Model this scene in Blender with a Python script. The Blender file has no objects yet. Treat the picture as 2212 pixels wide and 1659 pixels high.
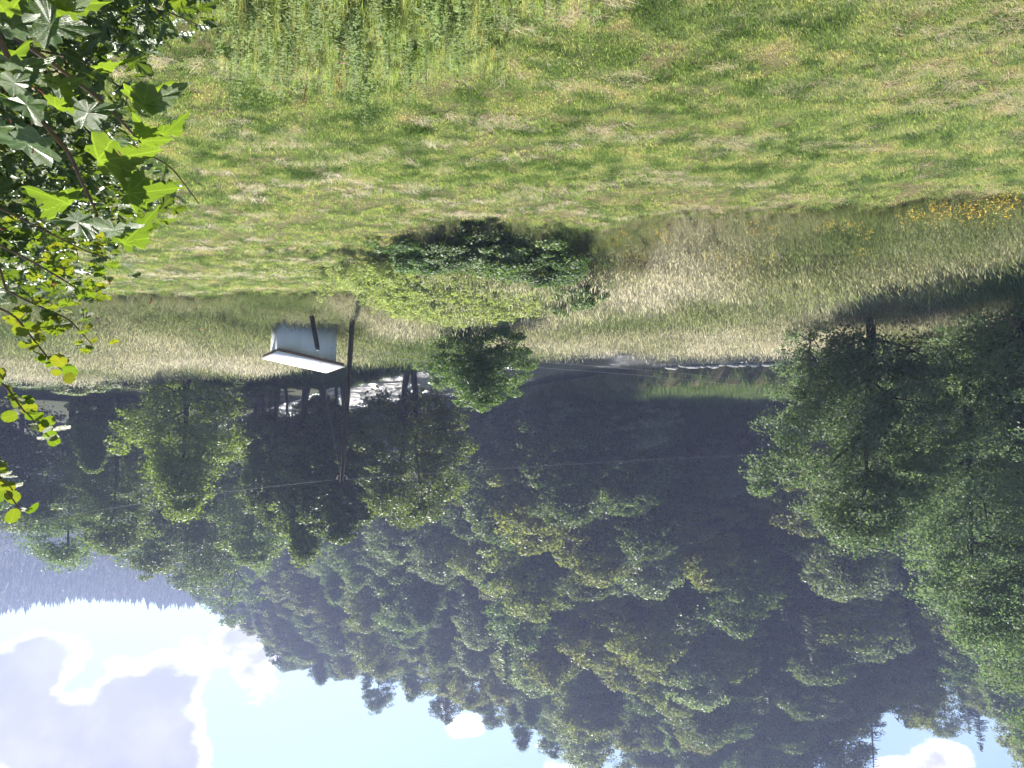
import bpy, math, random
import numpy as np
from mathutils import Vector, Matrix

R = math.radians
scene = bpy.context.scene
C = scene.collection

# ------------------------------------------------------------------ camera
# The photograph was taken with the phone upside down: the camera is rolled by 180 degrees.
CAM = Vector((0.0, 0.0, 6.5))
PITCH = R(5.64)
FD = 1728.0                                    # focal length in pixels of a 2212 px wide picture
cam_d = bpy.data.cameras.new('camera')
cam = bpy.data.objects.new('camera', cam_d)
C.objects.link(cam)
cam_d.sensor_width = 36.0
cam_d.lens = 36.0 * FD / 2212.0
cam_d.clip_start = 0.05
cam_d.clip_end = 3000
_f = Vector((0, math.cos(PITCH), -math.sin(PITCH)))
_u = Vector((0, math.sin(PITCH), math.cos(PITCH)))
_r = Vector((1, 0, 0))
_m = Matrix.Identity(4)
for i in range(3):
    _m[i][0] = -_r[i]; _m[i][1] = -_u[i]; _m[i][2] = -_f[i]; _m[i][3] = CAM[i]
cam.matrix_world = _m
scene.camera = cam

# ------------------------------------------------------------------ world, sun, exposure
SUN_EL, SUN_AZ = R(46), R(18)                  # azimuth to the right of the view direction (+Y)
sun_dir = Vector((math.sin(SUN_AZ) * math.cos(SUN_EL), math.cos(SUN_AZ) * math.cos(SUN_EL), math.sin(SUN_EL)))
sl = bpy.data.lights.new('sun', 'SUN')
sl.energy = 5.0
sl.angle = R(0.53)
sl.color = (1.0, 0.95, 0.86)
sun = bpy.data.objects.new('sun', sl)
C.objects.link(sun)
sun.location = (20, 60, 120)
sun.rotation_euler = sun_dir.to_track_quat('Z', 'Y').to_euler()

def ray(x, y):
    """direction through a point of the 2212 x 1659 picture"""
    return _f + _r * ((1106.0 - x) / FD) + _u * ((y - 829.5) / FD)
def at(x, y, Y):
    d = ray(x, y)
    return CAM + d * (Y / d.y)
def tanel(x, y):
    d = ray(x, y)
    return d.z / d.y
def wx(x, Y):
    return (1106.0 - x) / FD * Y * 1.0       # close enough: world X at depth Y

w = bpy.data.worlds.new('World')
scene.world = w
w.use_nodes = True
nt = w.node_tree
for n in list(nt.nodes): nt.nodes.remove(n)
def N(t, kind, **kw):
    n = t.nodes.new(kind)
    for k, v in kw.items(): setattr(n, k, v)
    return n
def math_n(t, op, a, b=None, clamp=False):
    n = t.nodes.new('ShaderNodeMath'); n.operation = op; n.use_clamp = clamp
    for i, v in enumerate((a, b)):
        if v is None: continue
        if isinstance(v, (int, float)): n.inputs[i].default_value = v
        else: t.links.new(v, n.inputs[i])
    return n.outputs[0]
def maprange(t, v, a, b, c=0.0, d=1.0, smooth=True):
    n = t.nodes.new('ShaderNodeMapRange')
    if smooth: n.interpolation_type = 'SMOOTHSTEP'
    t.links.new(v, n.inputs['Value'])
    n.inputs['From Min'].default_value = a; n.inputs['From Max'].default_value = b
    n.inputs['To Min'].default_value = c; n.inputs['To Max'].default_value = d
    return n.outputs[0]
def mixc(t, f, a, b, blend='MIX'):
    n = t.nodes.new('ShaderNodeMix'); n.data_type = 'RGBA'; n.blend_type = blend
    if isinstance(f, (int, float)): n.inputs[0].default_value = f
    else: t.links.new(f, n.inputs[0])
    for i, v in ((6, a), (7, b)):
        if isinstance(v, (tuple, list)): n.inputs[i].default_value = (*v[:3], 1)
        else: t.links.new(v, n.inputs[i])
    return n.outputs[2]

out = N(nt, 'ShaderNodeOutputWorld')
bg = N(nt, 'ShaderNodeBackground')
bg.inputs['Strength'].default_value = 0.056
sky = N(nt, 'ShaderNodeTexSky', sky_type='NISHITA', sun_disc=False)
sky.sun_elevation = SUN_EL
sky.sun_rotation = SUN_AZ
sky.altitude = 300
sky.air_density = 1.0
sky.dust_density = 0.4
sky.ozone_density = 1.0
tc = N(nt, 'ShaderNodeTexCoord')
sep = N(nt, 'ShaderNodeSeparateXYZ')
nt.links.new(tc.outputs['Generated'], sep.inputs[0])
zz = math_n(nt, 'ADD', math_n(nt, 'MAXIMUM', sep.outputs['Z'], 0.0), 0.22)
cu = math_n(nt, 'DIVIDE', sep.outputs['X'], zz)
cv = math_n(nt, 'DIVIDE', sep.outputs['Y'], zz)
comb = N(nt, 'ShaderNodeCombineXYZ')
nt.links.new(cu, comb.inputs[0]); nt.links.new(cv, comb.inputs[1])
comb.inputs[2].default_value = 3.7
nz = N(nt, 'ShaderNodeTexNoise')
nz.inputs['Scale'].default_value = 2.3; nz.inputs['Detail'].default_value = 9; nz.inputs['Roughness'].default_value = 0.56
nt.links.new(comb.outputs[0], nz.inputs['Vector'])
nz2 = N(nt, 'ShaderNodeTexNoise')
nz2.inputs['Scale'].default_value = 9.0; nz2.inputs['Detail'].default_value = 9; nz2.inputs['Roughness'].default_value = 0.62
nt.links.new(tc.outputs['Generated'], nz2.inputs['Vector'])
def blob(x, y, r_in, r_out):
    d = ray(x, y).normalized()
    vd = N(nt, 'ShaderNodeVectorMath', operation='DOT_PRODUCT')
    nt.links.new(tc.outputs['Generated'], vd.inputs[0]); vd.inputs[1].default_value = d
    return maprange(nt, vd.outputs['Value'], math.cos(R(r_out)), math.cos(R(r_in)))
val = math_n(nt, 'SUBTRACT', nz.outputs['Fac'], 0.095)
bigs = blob(262, 1690, 3.0, 6.8)
val = math_n(nt, 'ADD', val, math_n(nt, 'MULTIPLY', bigs, 0.40))
val = math_n(nt, 'ADD', val, math_n(nt, 'MULTIPLY', blob(-20, 1590, 1.0, 4.5), 0.26))
for (bx_, by_, ro, amt) in ((130, 1392, 3.0, .16), (20, 1450, 3.2, .17), (290, 1450, 2.6, .16), (390, 1452, 2.4, .17), (575, 1470, 2.6, .17), (672, 1492, 1.8, .15), (560, 1375, 3.4, .15), (1000, 1535, 2.4, .16), (1960, 1650, 2.6, .12), (2060, 1655, 2.0, .11)):
    val = math_n(nt, 'ADD', val, math_n(nt, 'MULTIPLY', blob(bx_, by_, 0.2, ro), amt))
val = math_n(nt, 'ADD', val, math_n(nt, 'MULTIPLY', math_n(nt, 'SUBTRACT', nz2.outputs['Fac'], 0.5), 0.52))
mask = maprange(nt, val, 0.565, 0.62)
core = maprange(nt, val, 0.615, 0.74)
nz3 = N(nt, 'ShaderNodeTexNoise')
nz3.inputs['Scale'].default_value = 14.0; nz3.inputs['Detail'].default_value = 5
nt.links.new(tc.outputs['Generated'], nz3.inputs['Vector'])
body = mixc(nt, maprange(nt, nz3.outputs['Fac'], .35, .68), (3.1, 3.1, 4.0), (4.4, 4.35, 5.2))
cloudc = mixc(nt, core, (8.4, 8.3, 8.1), body)
fin = mixc(nt, mask, sky.outputs[0], cloudc)
nt.links.new(fin, bg.inputs['Color'])
nt.links.new(bg.outputs[0], out.inputs[0])

scene.view_settings.view_transform = 'Standard'
scene.view_settings.look = 'None'
scene.view_settings.exposure = 1.70
scene.view_settings.gamma = 1.0
scene.view_settings.use_curve_mapping = False
cy = scene.cycles
cy.max_bounces = 4; cy.diffuse_bounces = 2; cy.glossy_bounces = 1; cy.transmission_bounces = 2
cy.transparent_max_bounces = 8; cy.volume_bounces = 0
cy.use_denoising = True
cy.use_adaptive_sampling = True; cy.adaptive_threshold = 0.03
cy.sample_clamp_indirect = 6.0
cy.caustics_reflective = False; cy.caustics_refractive = False

# ------------------------------------------------------------------ helpers
rng = np.random.default_rng(7)
random.seed(7)
def tag(o, label=None, cat=None, group=None, kind=None):
    if label: o['label'] = label
    if cat: o['category'] = cat
    if group: o['group'] = group
    if kind: o['kind'] = kind
    return o
def empty(name, loc, rz=0.0):
    o = bpy.data.objects.new(name, None); C.objects.link(o)
    o.empty_display_size = 0.2
    o.location = loc; o.rotation_euler = (0, 0, rz)
    return o
def mesh(name, V, Q=None, T=None, mats=(), smooth=False):
    V = np.asarray(V, np.float32).reshape(-1, 3)
    loops, starts, tot = [], [], 0
    if Q is not None and len(Q):
        Q = np.asarray(Q, np.int32).reshape(-1, 4)
        loops.append(Q.ravel()); starts.append(np.arange(len(Q)) * 4); tot = Q.size
    if T is not None and len(T):
        T = np.asarray(T, np.int32).reshape(-1, 3)
        loops.append(T.ravel()); starts.append(np.arange(len(T)) * 3 + tot)
    me = bpy.data.meshes.new(name)
    me.vertices.add(len(V)); me.vertices.foreach_set('co', V.ravel())
    if loops:
        L = np.concatenate(loops).astype(np.int32); S = np.concatenate(starts).astype(np.int32)
        me.loops.add(len(L)); me.loops.foreach_set('vertex_index', L)
        me.polygons.add(len(S)); me.polygons.foreach_set('loop_start', S)
        if smooth: me.polygons.foreach_set('use_smooth', np.ones(len(S), bool))
    for m in mats: me.materials.append(m)
    me.update(calc_edges=True)
    return me
def obj(name, me, parent=None, loc=None):
    o = bpy.data.objects.new(name, me); C.objects.link(o)
    if parent is not None: o.parent = parent
    if loc is not None: o.location = loc
    return o

class MB:
    """collects quads and triangles of one mesh"""
    def __init__(s): s.V = []; s.Q = []; s.T = []; s.n = 0
    def add(s, V, Q=None, T=None):
        V = np.asarray(V, float).reshape(-1, 3)
        if Q is not None and len(Q): s.Q.append(np.asarray(Q).reshape(-1, 4) + s.n)
        if T is not None and len(T): s.T.append(np.asarray(T).reshape(-1, 3) + s.n)
        s.V.append(V); s.n += len(V)
    def tube(s, P, rad, k=6, cap=True):
        P = np.asarray(P, float); n = len(P)
        rad = np.broadcast_to(np.asarray(rad, float), (n,))
        d = np.gradient(P, axis=0); d /= np.linalg.norm(d, axis=1)[:, None] + 1e-9
        ref = np.where(np.abs(d[:, 2:3]) > .9, np.array([[1., 0, 0]]), np.array([[0, 0, 1.]]))
        a = np.cross(d, ref); a /= np.linalg.norm(a, axis=1)[:, None] + 1e-9
        b = np.cross(d, a)
        th = np.arange(k) * 2 * np.pi / k
        ring = P[:, None, :] + rad[:, None, None] * (np.cos(th)[None, :, None] * a[:, None, :] + np.sin(th)[None, :, None] * b[:, None, :])
        V = ring.reshape(-1, 3)
        Q = [(i * k + j, i * k + (j + 1) % k, (i + 1) * k + (j + 1) % k, (i + 1) * k + j) for i in range(n - 1) for j in range(k)]
        T = []
        if cap:
            V = np.vstack([V, P[0], P[-1]])
            for j in range(k):
                T.append((n * k, (j + 1) % k, j)); T.append((n * k + 1, (n - 1) * k + j, (n - 1) * k + (j + 1) % k))
        s.add(V, Q, T)
    def box(s, x0, x1, y0, y1, z0, z1):
        V = [(x, y, z) for x in (x0, x1) for y in (y0, y1) for z in (z0, z1)]
        s.add(V, [(0, 1, 3, 2), (4, 6, 7, 5), (0, 4, 5, 1), (2, 3, 7, 6), (0, 2, 6, 4), (1, 5, 7, 3)])
    def mesh(s, name, mats=(), smooth=False):
        return mesh(name, np.vstack(s.V), np.vstack(s.Q) if s.Q else None, np.vstack(s.T) if s.T else None, mats, smooth)

def _h(ix, iy, seed):
    v = np.sin(ix * 127.1 + iy * 311.7 + seed * 74.7) * 43758.5453
    return v - np.floor(v)
def vnoise(x, y, seed=0):
    x = np.asarray(x, float); y = np.asarray(y, float)
    ix, iy = np.floor(x), np.floor(y); fx, fy = x - ix, y - iy
    fx = fx * fx * (3 - 2 * fx); fy = fy * fy * (3 - 2 * fy)
    a, b = _h(ix, iy, seed), _h(ix + 1, iy, seed); c, d = _h(ix, iy + 1, seed), _h(ix + 1, iy + 1, seed)
    return a + (b - a) * fx + (c - a) * fy + (a - b - c + d) * fx * fy
def fbm(x, y, seed=0, o=3):
    t = 0; a = .5; 
    for i in range(o): t = t + a * vnoise(x * 2 ** i, y * 2 ** i, seed + i * 13); a *= .5
    return t / (1 - .5 ** o)
def sstep(a, b, x):
    t = np.clip((x - a) / (b - a), 0, 1); return t * t * (3 - 2 * t)

# ------------------------------------------------------------------ materials
def new_mat(name):
    m = bpy.data.materials.new(name); m.use_nodes = True
    t = m.node_tree
    for n in list(t.nodes): t.nodes.remove(n)
    return m, t, N(t, 'ShaderNodeOutputMaterial')
def leaf_mat(name, a, b, trans=.45, rough=.55, spec=.28, obj_var=.35, tcol=(1.3, 1.4, .6)):
    """two leaf colours mixed leaf by leaf and plant by plant; light passes through the blades"""
    m, t, o = new_mat(name)
    g = N(t, 'ShaderNodeNewGeometry'); oi = N(t, 'ShaderNodeObjectInfo')
    f = mixc(t, g.outputs['Random Per Island'], a, b)
    hv = N(t, 'ShaderNodeHueSaturation')
    t.links.new(f, hv.inputs['Color'])
    t.links.new(maprange(t, oi.outputs['Random'], 0, 1, 1 - obj_var, 1 + obj_var, False), hv.inputs['Value'])
    r2 = math_n(t, 'FRACT', math_n(t, 'MULTIPLY', oi.outputs['Random'], 7.31))
    t.links.new(maprange(t, r2, 0, 1, .5 - .06 * min(obj_var, .28), .5 + .04 * min(obj_var, .28), False), hv.inputs['Hue'])
    p = N(t, 'ShaderNodeBsdfPrincipled')
    p.inputs['Roughness'].default_value = rough
    p.inputs['Specular IOR Level'].default_value = spec
    t.links.new(hv.outputs[0], p.inputs['Base Color'])
    tr = N(t, 'ShaderNodeBsdfTranslucent')
    tcx = mixc(t, 1.0, hv.outputs[0], tcol, 'MULTIPLY')
    t.links.new(tcx, tr.inputs[0])
    mx = N(t, 'ShaderNodeMixShader'); mx.inputs[0].default_value = trans
    t.links.new(p.outputs[0], mx.inputs[1]); t.links.new(tr.outputs[0], mx.inputs[2])
    t.links.new(mx.outputs[0], o.inputs[0])
    return m
def plain(name, col, rough=.8, spec=.3, noise=None, col2=None, metallic=0.0, bump=0.0, coord='Object', stretch=(1, 1, 1)):
    m, t, o = new_mat(name)
    p = N(t, 'ShaderNodeBsdfPrincipled')
    p.inputs['Roughness'].default_value = rough; p.inputs['Specular IOR Level'].default_value = spec
    p.inputs['Metallic'].default_value = metallic
    if noise:
        tc = N(t, 'ShaderNodeTexCoord'); mp = N(t, 'ShaderNodeMapping'); mp.inputs['Scale'].default_value = stretch
        t.links.new(tc.outputs[coord], mp.inputs[0])
        n = N(t, 'ShaderNodeTexNoise'); n.inputs['Scale'].default_value = noise; n.inputs['Detail'].default_value = 6
        t.links.new(mp.outputs[0], n.inputs['Vector'])
        f = maprange(t, n.outputs['Fac'], .3, .7)
        t.links.new(mixc(t, f, col, col2 or tuple(c * .6 for c in col)), p.inputs['Base Color'])
        if bump:
            bp = N(t, 'ShaderNodeBump'); bp.inputs['Strength'].default_value = bump; bp.inputs['Distance'].default_value = .02
            t.links.new(n.outputs['Fac'], bp.inputs['Height']); t.links.new(bp.outputs[0], p.inputs['Normal'])
    else:
        p.inputs['Base Color'].default_value = (*col, 1)
    t.links.new(p.outputs[0], o.inputs[0])
    return m
def grass_mat(name, stops, trans=.5, rough=.5, tcol=(1.65, 1.68, .85)):
    """grass coloured by the 'tint' that each tuft carries"""
    m, t, o = new_mat(name)
    a = N(t, 'ShaderNodeAttribute', attribute_type='INSTANCER', attribute_name='tint')
    g = N(t, 'ShaderNodeNewGeometry')
    v = math_n(t, 'ADD', a.outputs['Fac'], math_n(t, 'MULTIPLY', math_n(t, 'SUBTRACT', g.outputs['Random Per Island'], .5), .30))
    cr = N(t, 'ShaderNodeValToRGB')
    el = cr.color_ramp.elements
    while len(el) < len(stops): el.new(.5)
    for e, (p_, c_) in zip(el, stops): e.position = p_; e.color = (*c_, 1)
    t.links.new(v, cr.inputs[0])
    p = N(t, 'ShaderNodeBsdfPrincipled'); p.inputs['Roughness'].default_value = rough; p.inputs['Specular IOR Level'].default_value = .35
    t.links.new(cr.outputs[0], p.inputs['Base Color'])
    tr = N(t, 'ShaderNodeBsdfTranslucent'); t.links.new(mixc(t, 1.0, cr.outputs[0], tcol, 'MULTIPLY'), tr.inputs[0])
    mx = N(t, 'ShaderNodeMixShader'); mx.inputs[0].default_value = trans
    t.links.new(p.outputs[0], mx.inputs[1]); t.links.new(tr.outputs[0], mx.inputs[2])
    t.links.new(mx.outputs[0], o.inputs[0])
    return m

M = {}
M['bark'] = plain('bark', (.085, .07, .055), .9, .2, 9, (.04, .034, .03), bump=.6, stretch=(1, 1, .25))
M['bark_pale'] = plain('bark_pale', (.32, .29, .25), .85, .2, 6, (.18, .16, .14), bump=.4, stretch=(1, 1, .3))
M['twig'] = plain('twig', (.16, .10, .07), .7, .3, 30, (.09, .06, .05))
M['leaf_near'] = leaf_mat('leaf_near', (.09, .14, .075), (.15, .205, .11), tcol=(1.2, 1.28, .8), trans=.52, obj_var=.1)
M['leaf_bright'] = leaf_mat('leaf_bright', (.14, .20, .04), (.19, .25, .06), obj_var=.08)
M['leaf_river'] = leaf_mat('leaf_river', (.075, .12, .035), (.13, .17, .05), obj_var=.28)
M['leaf_hill'] = leaf_mat('leaf_hill', (.06, .095, .04), (.11, .15, .06), trans=.48, spec=.18, obj_var=.35)
M['leaf_grey'] = leaf_mat('leaf_grey', (.13, .17, .11), (.20, .235, .16), trans=.45, spec=.3, obj_var=.25)
M['leaf_olive'] = leaf_mat('leaf_olive', (.10, .125, .04), (.17, .18, .06), trans=.48, spec=.18, obj_var=.3)
M['needle'] = leaf_mat('needle', (.04, .066, .03), (.07, .10, .04), trans=.25, rough=.5, obj_var=.3)
M['leaf_bush'] = leaf_mat('leaf_bush', (.07, .13, .035), (.12, .19, .06), obj_var=.15)
M['leaf_pale'] = leaf_mat('leaf_pale', (.28, .33, .15), (.38, .42, .20), obj_var=.12)

# ------------------------------------------------------------------ terrain
XR = np.array([-1.4, -.75, -.64, -.60, -.565, -.54, -.45, -.415, -.375, -.30, -.089, -.0023, .0845, .177, .264, .339, .38, .409, .45, .52, .7, 1.4])
TOPY = np.array([1700, 1690, 1660, 1600, 1545, 1535, 1535, 1560, 1740, 1760, 1655, 1590, 1515, 1475, 1432, 1345, 1295, 1245, 1180, 1120, 1080, 1060])
FOOT = np.interp(XR, [-1.4, -.7, -.34, -.2, -.1, 0, .1, .2, .3, .38, .5, .7], [75, 78, 84, 84, 84, 92, 104, 122, 168, 235, 300, 340])
CREST = np.interp(XR, [-1.4, -.64, -.3, 0, .17, .3, .4, .5, .7], [140, 145, 160, 175, 205, 245, 290, 340, 400])
_T = np.array([tanel(1106 - FD * a, y) for a, y in zip(XR, TOPY)])
HC = np.maximum(CAM.z + _T * CREST - 8.6, 0)
RIV = np.array([(-300, 25), (-120, 42), (-60, 48), (-20, 53), (-6, 58), (1, 67), (9, 82), (21, 106), (42, 142), (64, 195), (105, 235), (180, 270), (320, 300), (760, 330)], float)
def _smooth(P, n=2):
    for _ in range(n):
        Q = [P[0]]
        for a, b in zip(P[:-1], P[1:]): Q += [a * .75 + b * .25, a * .25 + b * .75]
        Q.append(P[-1]); P = np.array(Q)
    return P
RIVS = _smooth(RIV)
def river_d(x, y):
    x = np.asarray(x, float); y = np.asarray(y, float)
    best = np.full(np.broadcast(x, y).shape, 1e9)
    for a, b in zip(RIVS[:-1], RIVS[1:]):
        d = b - a; L = (d ** 2).sum()
        t = np.clip(((x - a[0]) * d[0] + (y - a[1]) * d[1]) / L, 0, 1)
        best = np.minimum(best, np.hypot(x - a[0] - t * d[0], y - a[1] - t * d[1]))
    return best
HW = 10.0
WATER = -1.5
def terrain(x, y):
    x = np.asarray(x, float); y = np.asarray(y, float)
    z = 4.9 * (1 - sstep(-1.0, 10.5, y)) 
    z = z + .10 * (fbm(x * .35, y * .35, 3) - .5) + .05 * (vnoise(x * 1.7, y * 1.7, 9) - .5)
    z = z + .75 * np.exp(-((x - 1.6) / 3.0) ** 2 - ((y - 28.2) / 2.6) ** 2)
    yy = np.maximum(y, 5.0)
    a = x / yy
    F = np.interp(a, XR, FOOT); Rc = np.interp(a, XR, CREST); H = np.interp(a, XR, HC)
    s = (y - F) / (Rc - F)
    prof = np.where(s < 1, np.clip(s, 0, 1) ** 1.05, 1 - .25 * np.clip(s - 1, 0, 3) ** 1.2)
    z = z + np.where(y > 40, H * np.maximum(prof, 0), 0) + np.where(s > 0, 1.2 * (fbm(x * .06, y * .06, 21) - .5) * np.clip(s * 4, 0, 1), 0)
    z = z + .5 * sstep(40, 60, y) * (fbm(x * .09, y * .09, 5) - .5)
    d = river_d(x, y)
    cut = 1 - sstep(HW - .6, HW + 1.8, d)
    z = z * (1 - cut) + (-2.3) * cut
    return z
def tz(x, y): return float(terrain(np.array([x]), np.array([y]))[0])

def mown_edge(x):
    """depth at which the mown meadow ends"""
    return np.interp(x, [-40, -16, -12, -5.5, -2.5, .5, 2.5, 3.6, 5, 12, 40], [16.5, 18.0, 19.0, 20.6, 21.2, 21.0, 21.3, 26, 29.8, 30.4, 31]) + 1.1 * (vnoise(np.asarray(x) * .6, 0, 4) - .5) + .6 * (vnoise(np.asarray(x) * 1.9, 0, 6) - .5)

xs = np.unique(np.round(np.concatenate([np.linspace(-40, 40, 135), -40 - 1.6 * np.arange(1, 60) ** 1.37, 40 + 1.6 * np.arange(1, 60) ** 1.37, [-780, 780]]), 3))
xs = xs[(xs >= -780) & (xs <= 780)]
ys = np.unique(np.round(np.concatenate([np.linspace(-30, 0, 12), np.linspace(0, 62, 105), np.linspace(62, 120, 60), np.linspace(120, 420, 110), np.linspace(420, 900, 25)]), 3))
GX, GY = np.meshgrid(xs, ys)
GZ = terrain(GX, GY)
nx, ny = len(xs), len(ys)
idx = np.arange(nx * ny).reshape(ny, nx)
Q = np.stack([idx[:-1, :-1], idx[:-1, 1:], idx[1:, 1:], idx[1:, :-1]], -1).reshape(-1, 4)

gm, t, o = new_mat('ground')
tc = N(t, 'ShaderNodeTexCoord')
n1 = N(t, 'ShaderNodeTexNoise'); n1.inputs['Scale'].default_value = .9; n1.inputs['Detail'].default_value = 8; n1.inputs['Roughness'].default_value = .65
n2 = N(t, 'ShaderNodeTexNoise'); n2.inputs['Scale'].default_value = 9; n2.inputs['Detail'].default_value = 8; n2.inputs['Roughness'].default_value = .7
t.links.new(tc.outputs['Object'], n1.inputs['Vector']); t.links.new(tc.outputs['Object'], n2.inputs['Vector'])
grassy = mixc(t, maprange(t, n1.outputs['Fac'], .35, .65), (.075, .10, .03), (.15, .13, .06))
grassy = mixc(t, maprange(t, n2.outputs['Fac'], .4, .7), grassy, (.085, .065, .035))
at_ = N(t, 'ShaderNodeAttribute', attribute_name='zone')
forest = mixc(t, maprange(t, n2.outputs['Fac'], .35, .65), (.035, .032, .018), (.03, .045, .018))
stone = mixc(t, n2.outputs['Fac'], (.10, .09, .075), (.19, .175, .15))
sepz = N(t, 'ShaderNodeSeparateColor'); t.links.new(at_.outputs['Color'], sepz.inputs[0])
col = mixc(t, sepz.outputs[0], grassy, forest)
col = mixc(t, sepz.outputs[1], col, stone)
p = N(t, 'ShaderNodeBsdfPrincipled'); p.inputs['Roughness'].default_value = .95; p.inputs['Specular IOR Level'].default_value = .1
bp = N(t, 'ShaderNodeBump'); bp.inputs['Strength'].default_value = .7; bp.inputs['Distance'].default_value = .12
t.links.new(n2.outputs['Fac'], bp.inputs['Height']); t.links.new(bp.outputs[0], p.inputs['Normal'])
t.links.new(col, p.inputs['Base Color']); t.links.new(p.outputs[0], o.inputs[0])
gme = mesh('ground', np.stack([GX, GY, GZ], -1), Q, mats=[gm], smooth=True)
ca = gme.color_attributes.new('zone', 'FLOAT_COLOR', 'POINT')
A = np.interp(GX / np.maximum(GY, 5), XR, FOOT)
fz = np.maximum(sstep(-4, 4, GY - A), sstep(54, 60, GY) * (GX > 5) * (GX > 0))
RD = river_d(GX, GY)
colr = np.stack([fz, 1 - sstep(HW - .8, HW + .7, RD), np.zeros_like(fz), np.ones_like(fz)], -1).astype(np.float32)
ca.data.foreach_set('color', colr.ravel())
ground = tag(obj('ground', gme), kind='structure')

# ------------------------------------------------------------------ river
wm, t, o = new_mat('river_water')
tc = N(t, 'ShaderNodeTexCoord')
mp = N(t, 'ShaderNodeMapping'); mp.inputs['Scale'].default_value = (1, 1, 1); t.links.new(tc.outputs['Object'], mp.inputs[0])
n1 = N(t, 'ShaderNodeTexNoise'); n1.inputs['Scale'].default_value = 5; n1.inputs['Detail'].default_value = 5; n1.inputs['Roughness'].default_value = .62
n3 = N(t, 'ShaderNodeTexNoise'); n3.inputs['Scale'].default_value = .16; n3.inputs['Detail'].default_value = 3
t.links.new(mp.outputs[0], n1.inputs['Vector']); t.links.new(mp.outputs[0], n3.inputs['Vector'])
p = N(t, 'ShaderNodeBsdfPrincipled')
p.inputs['Base Color'].default_value = (.02, .024, .022, 1); p.inputs['IOR'].default_value = 1.33
t.links.new(maprange(t, n3.outputs['Fac'], .4, .6, .08, .16), p.inputs['Roughness'])
bp = N(t, 'ShaderNodeBump'); bp.inputs['Distance'].default_value = .12
t.links.new(maprange(t, n3.outputs['Fac'], .42, .56, .25, 1.0), bp.inputs['Strength'])
t.links.new(n1.outputs['Fac'], bp.inputs['Height']); t.links.new(bp.outputs[0], p.inputs['Normal'])
t.links.new(p.outputs[0], o.inputs[0])
seg = np.concatenate([[0], np.cumsum(np.hypot(*np.diff(RIVS, axis=0).T))])
s0 = np.interp(-45, RIVS[:, 0], seg); s1 = np.interp(72, RIVS[:, 0], seg)
sv = np.concatenate([np.linspace(0, s0, 12, endpoint=False), np.arange(s0, s1, .24), np.linspace(s1, seg[-1], 14)])
cx_, cy_ = np.interp(sv, seg, RIVS[:, 0]), np.interp(sv, seg, RIVS[:, 1])
tx_, ty_ = np.gradient(cx_, sv), np.gradient(cy_, sv)
for _ in range(40): tx_[1:-1] = (tx_[:-2] + tx_[1:-1] + tx_[2:]) / 3; ty_[1:-1] = (ty_[:-2] + ty_[1:-1] + ty_[2:]) / 3
ln = np.hypot(tx_, ty_); nx_, ny_ = -ty_ / ln, tx_ / ln
wv = np.linspace(-(HW + 1.3), HW + 1.3, 94)
WX = cx_[:, None] + nx_[:, None] * wv[None]; WY = cy_[:, None] + ny_[:, None] * wv[None]
rapid = sstep(-14, 4, WX) * .85 + .15
rapid = rapid * (np.where(WX > 2, .55, .12) + .45 * sstep(.42, .60, fbm(WX * .16, WY * .16, 33, 3)))
WZ = WATER + rapid * 1.8 * (.16 * (vnoise(WX * 1.1, WY * 1.1, 34) - .5) + .13 * (vnoise(WX * 2.3 + 7, WY * 2.3, 35) - .5) + .05 * (vnoise(WX * 4, WY * 4, 36) - .5))
ii = np.arange(WX.size).reshape(WX.shape)
tag(obj('river', mesh('river', np.stack([WX, WY, WZ], -1), np.stack([ii[:-1, :-1], ii[1:, :-1], ii[1:, 1:], ii[:-1, 1:]], -1).reshape(-1, 4)[:, ::-1], mats=[wm], smooth=True)), kind='structure')

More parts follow.
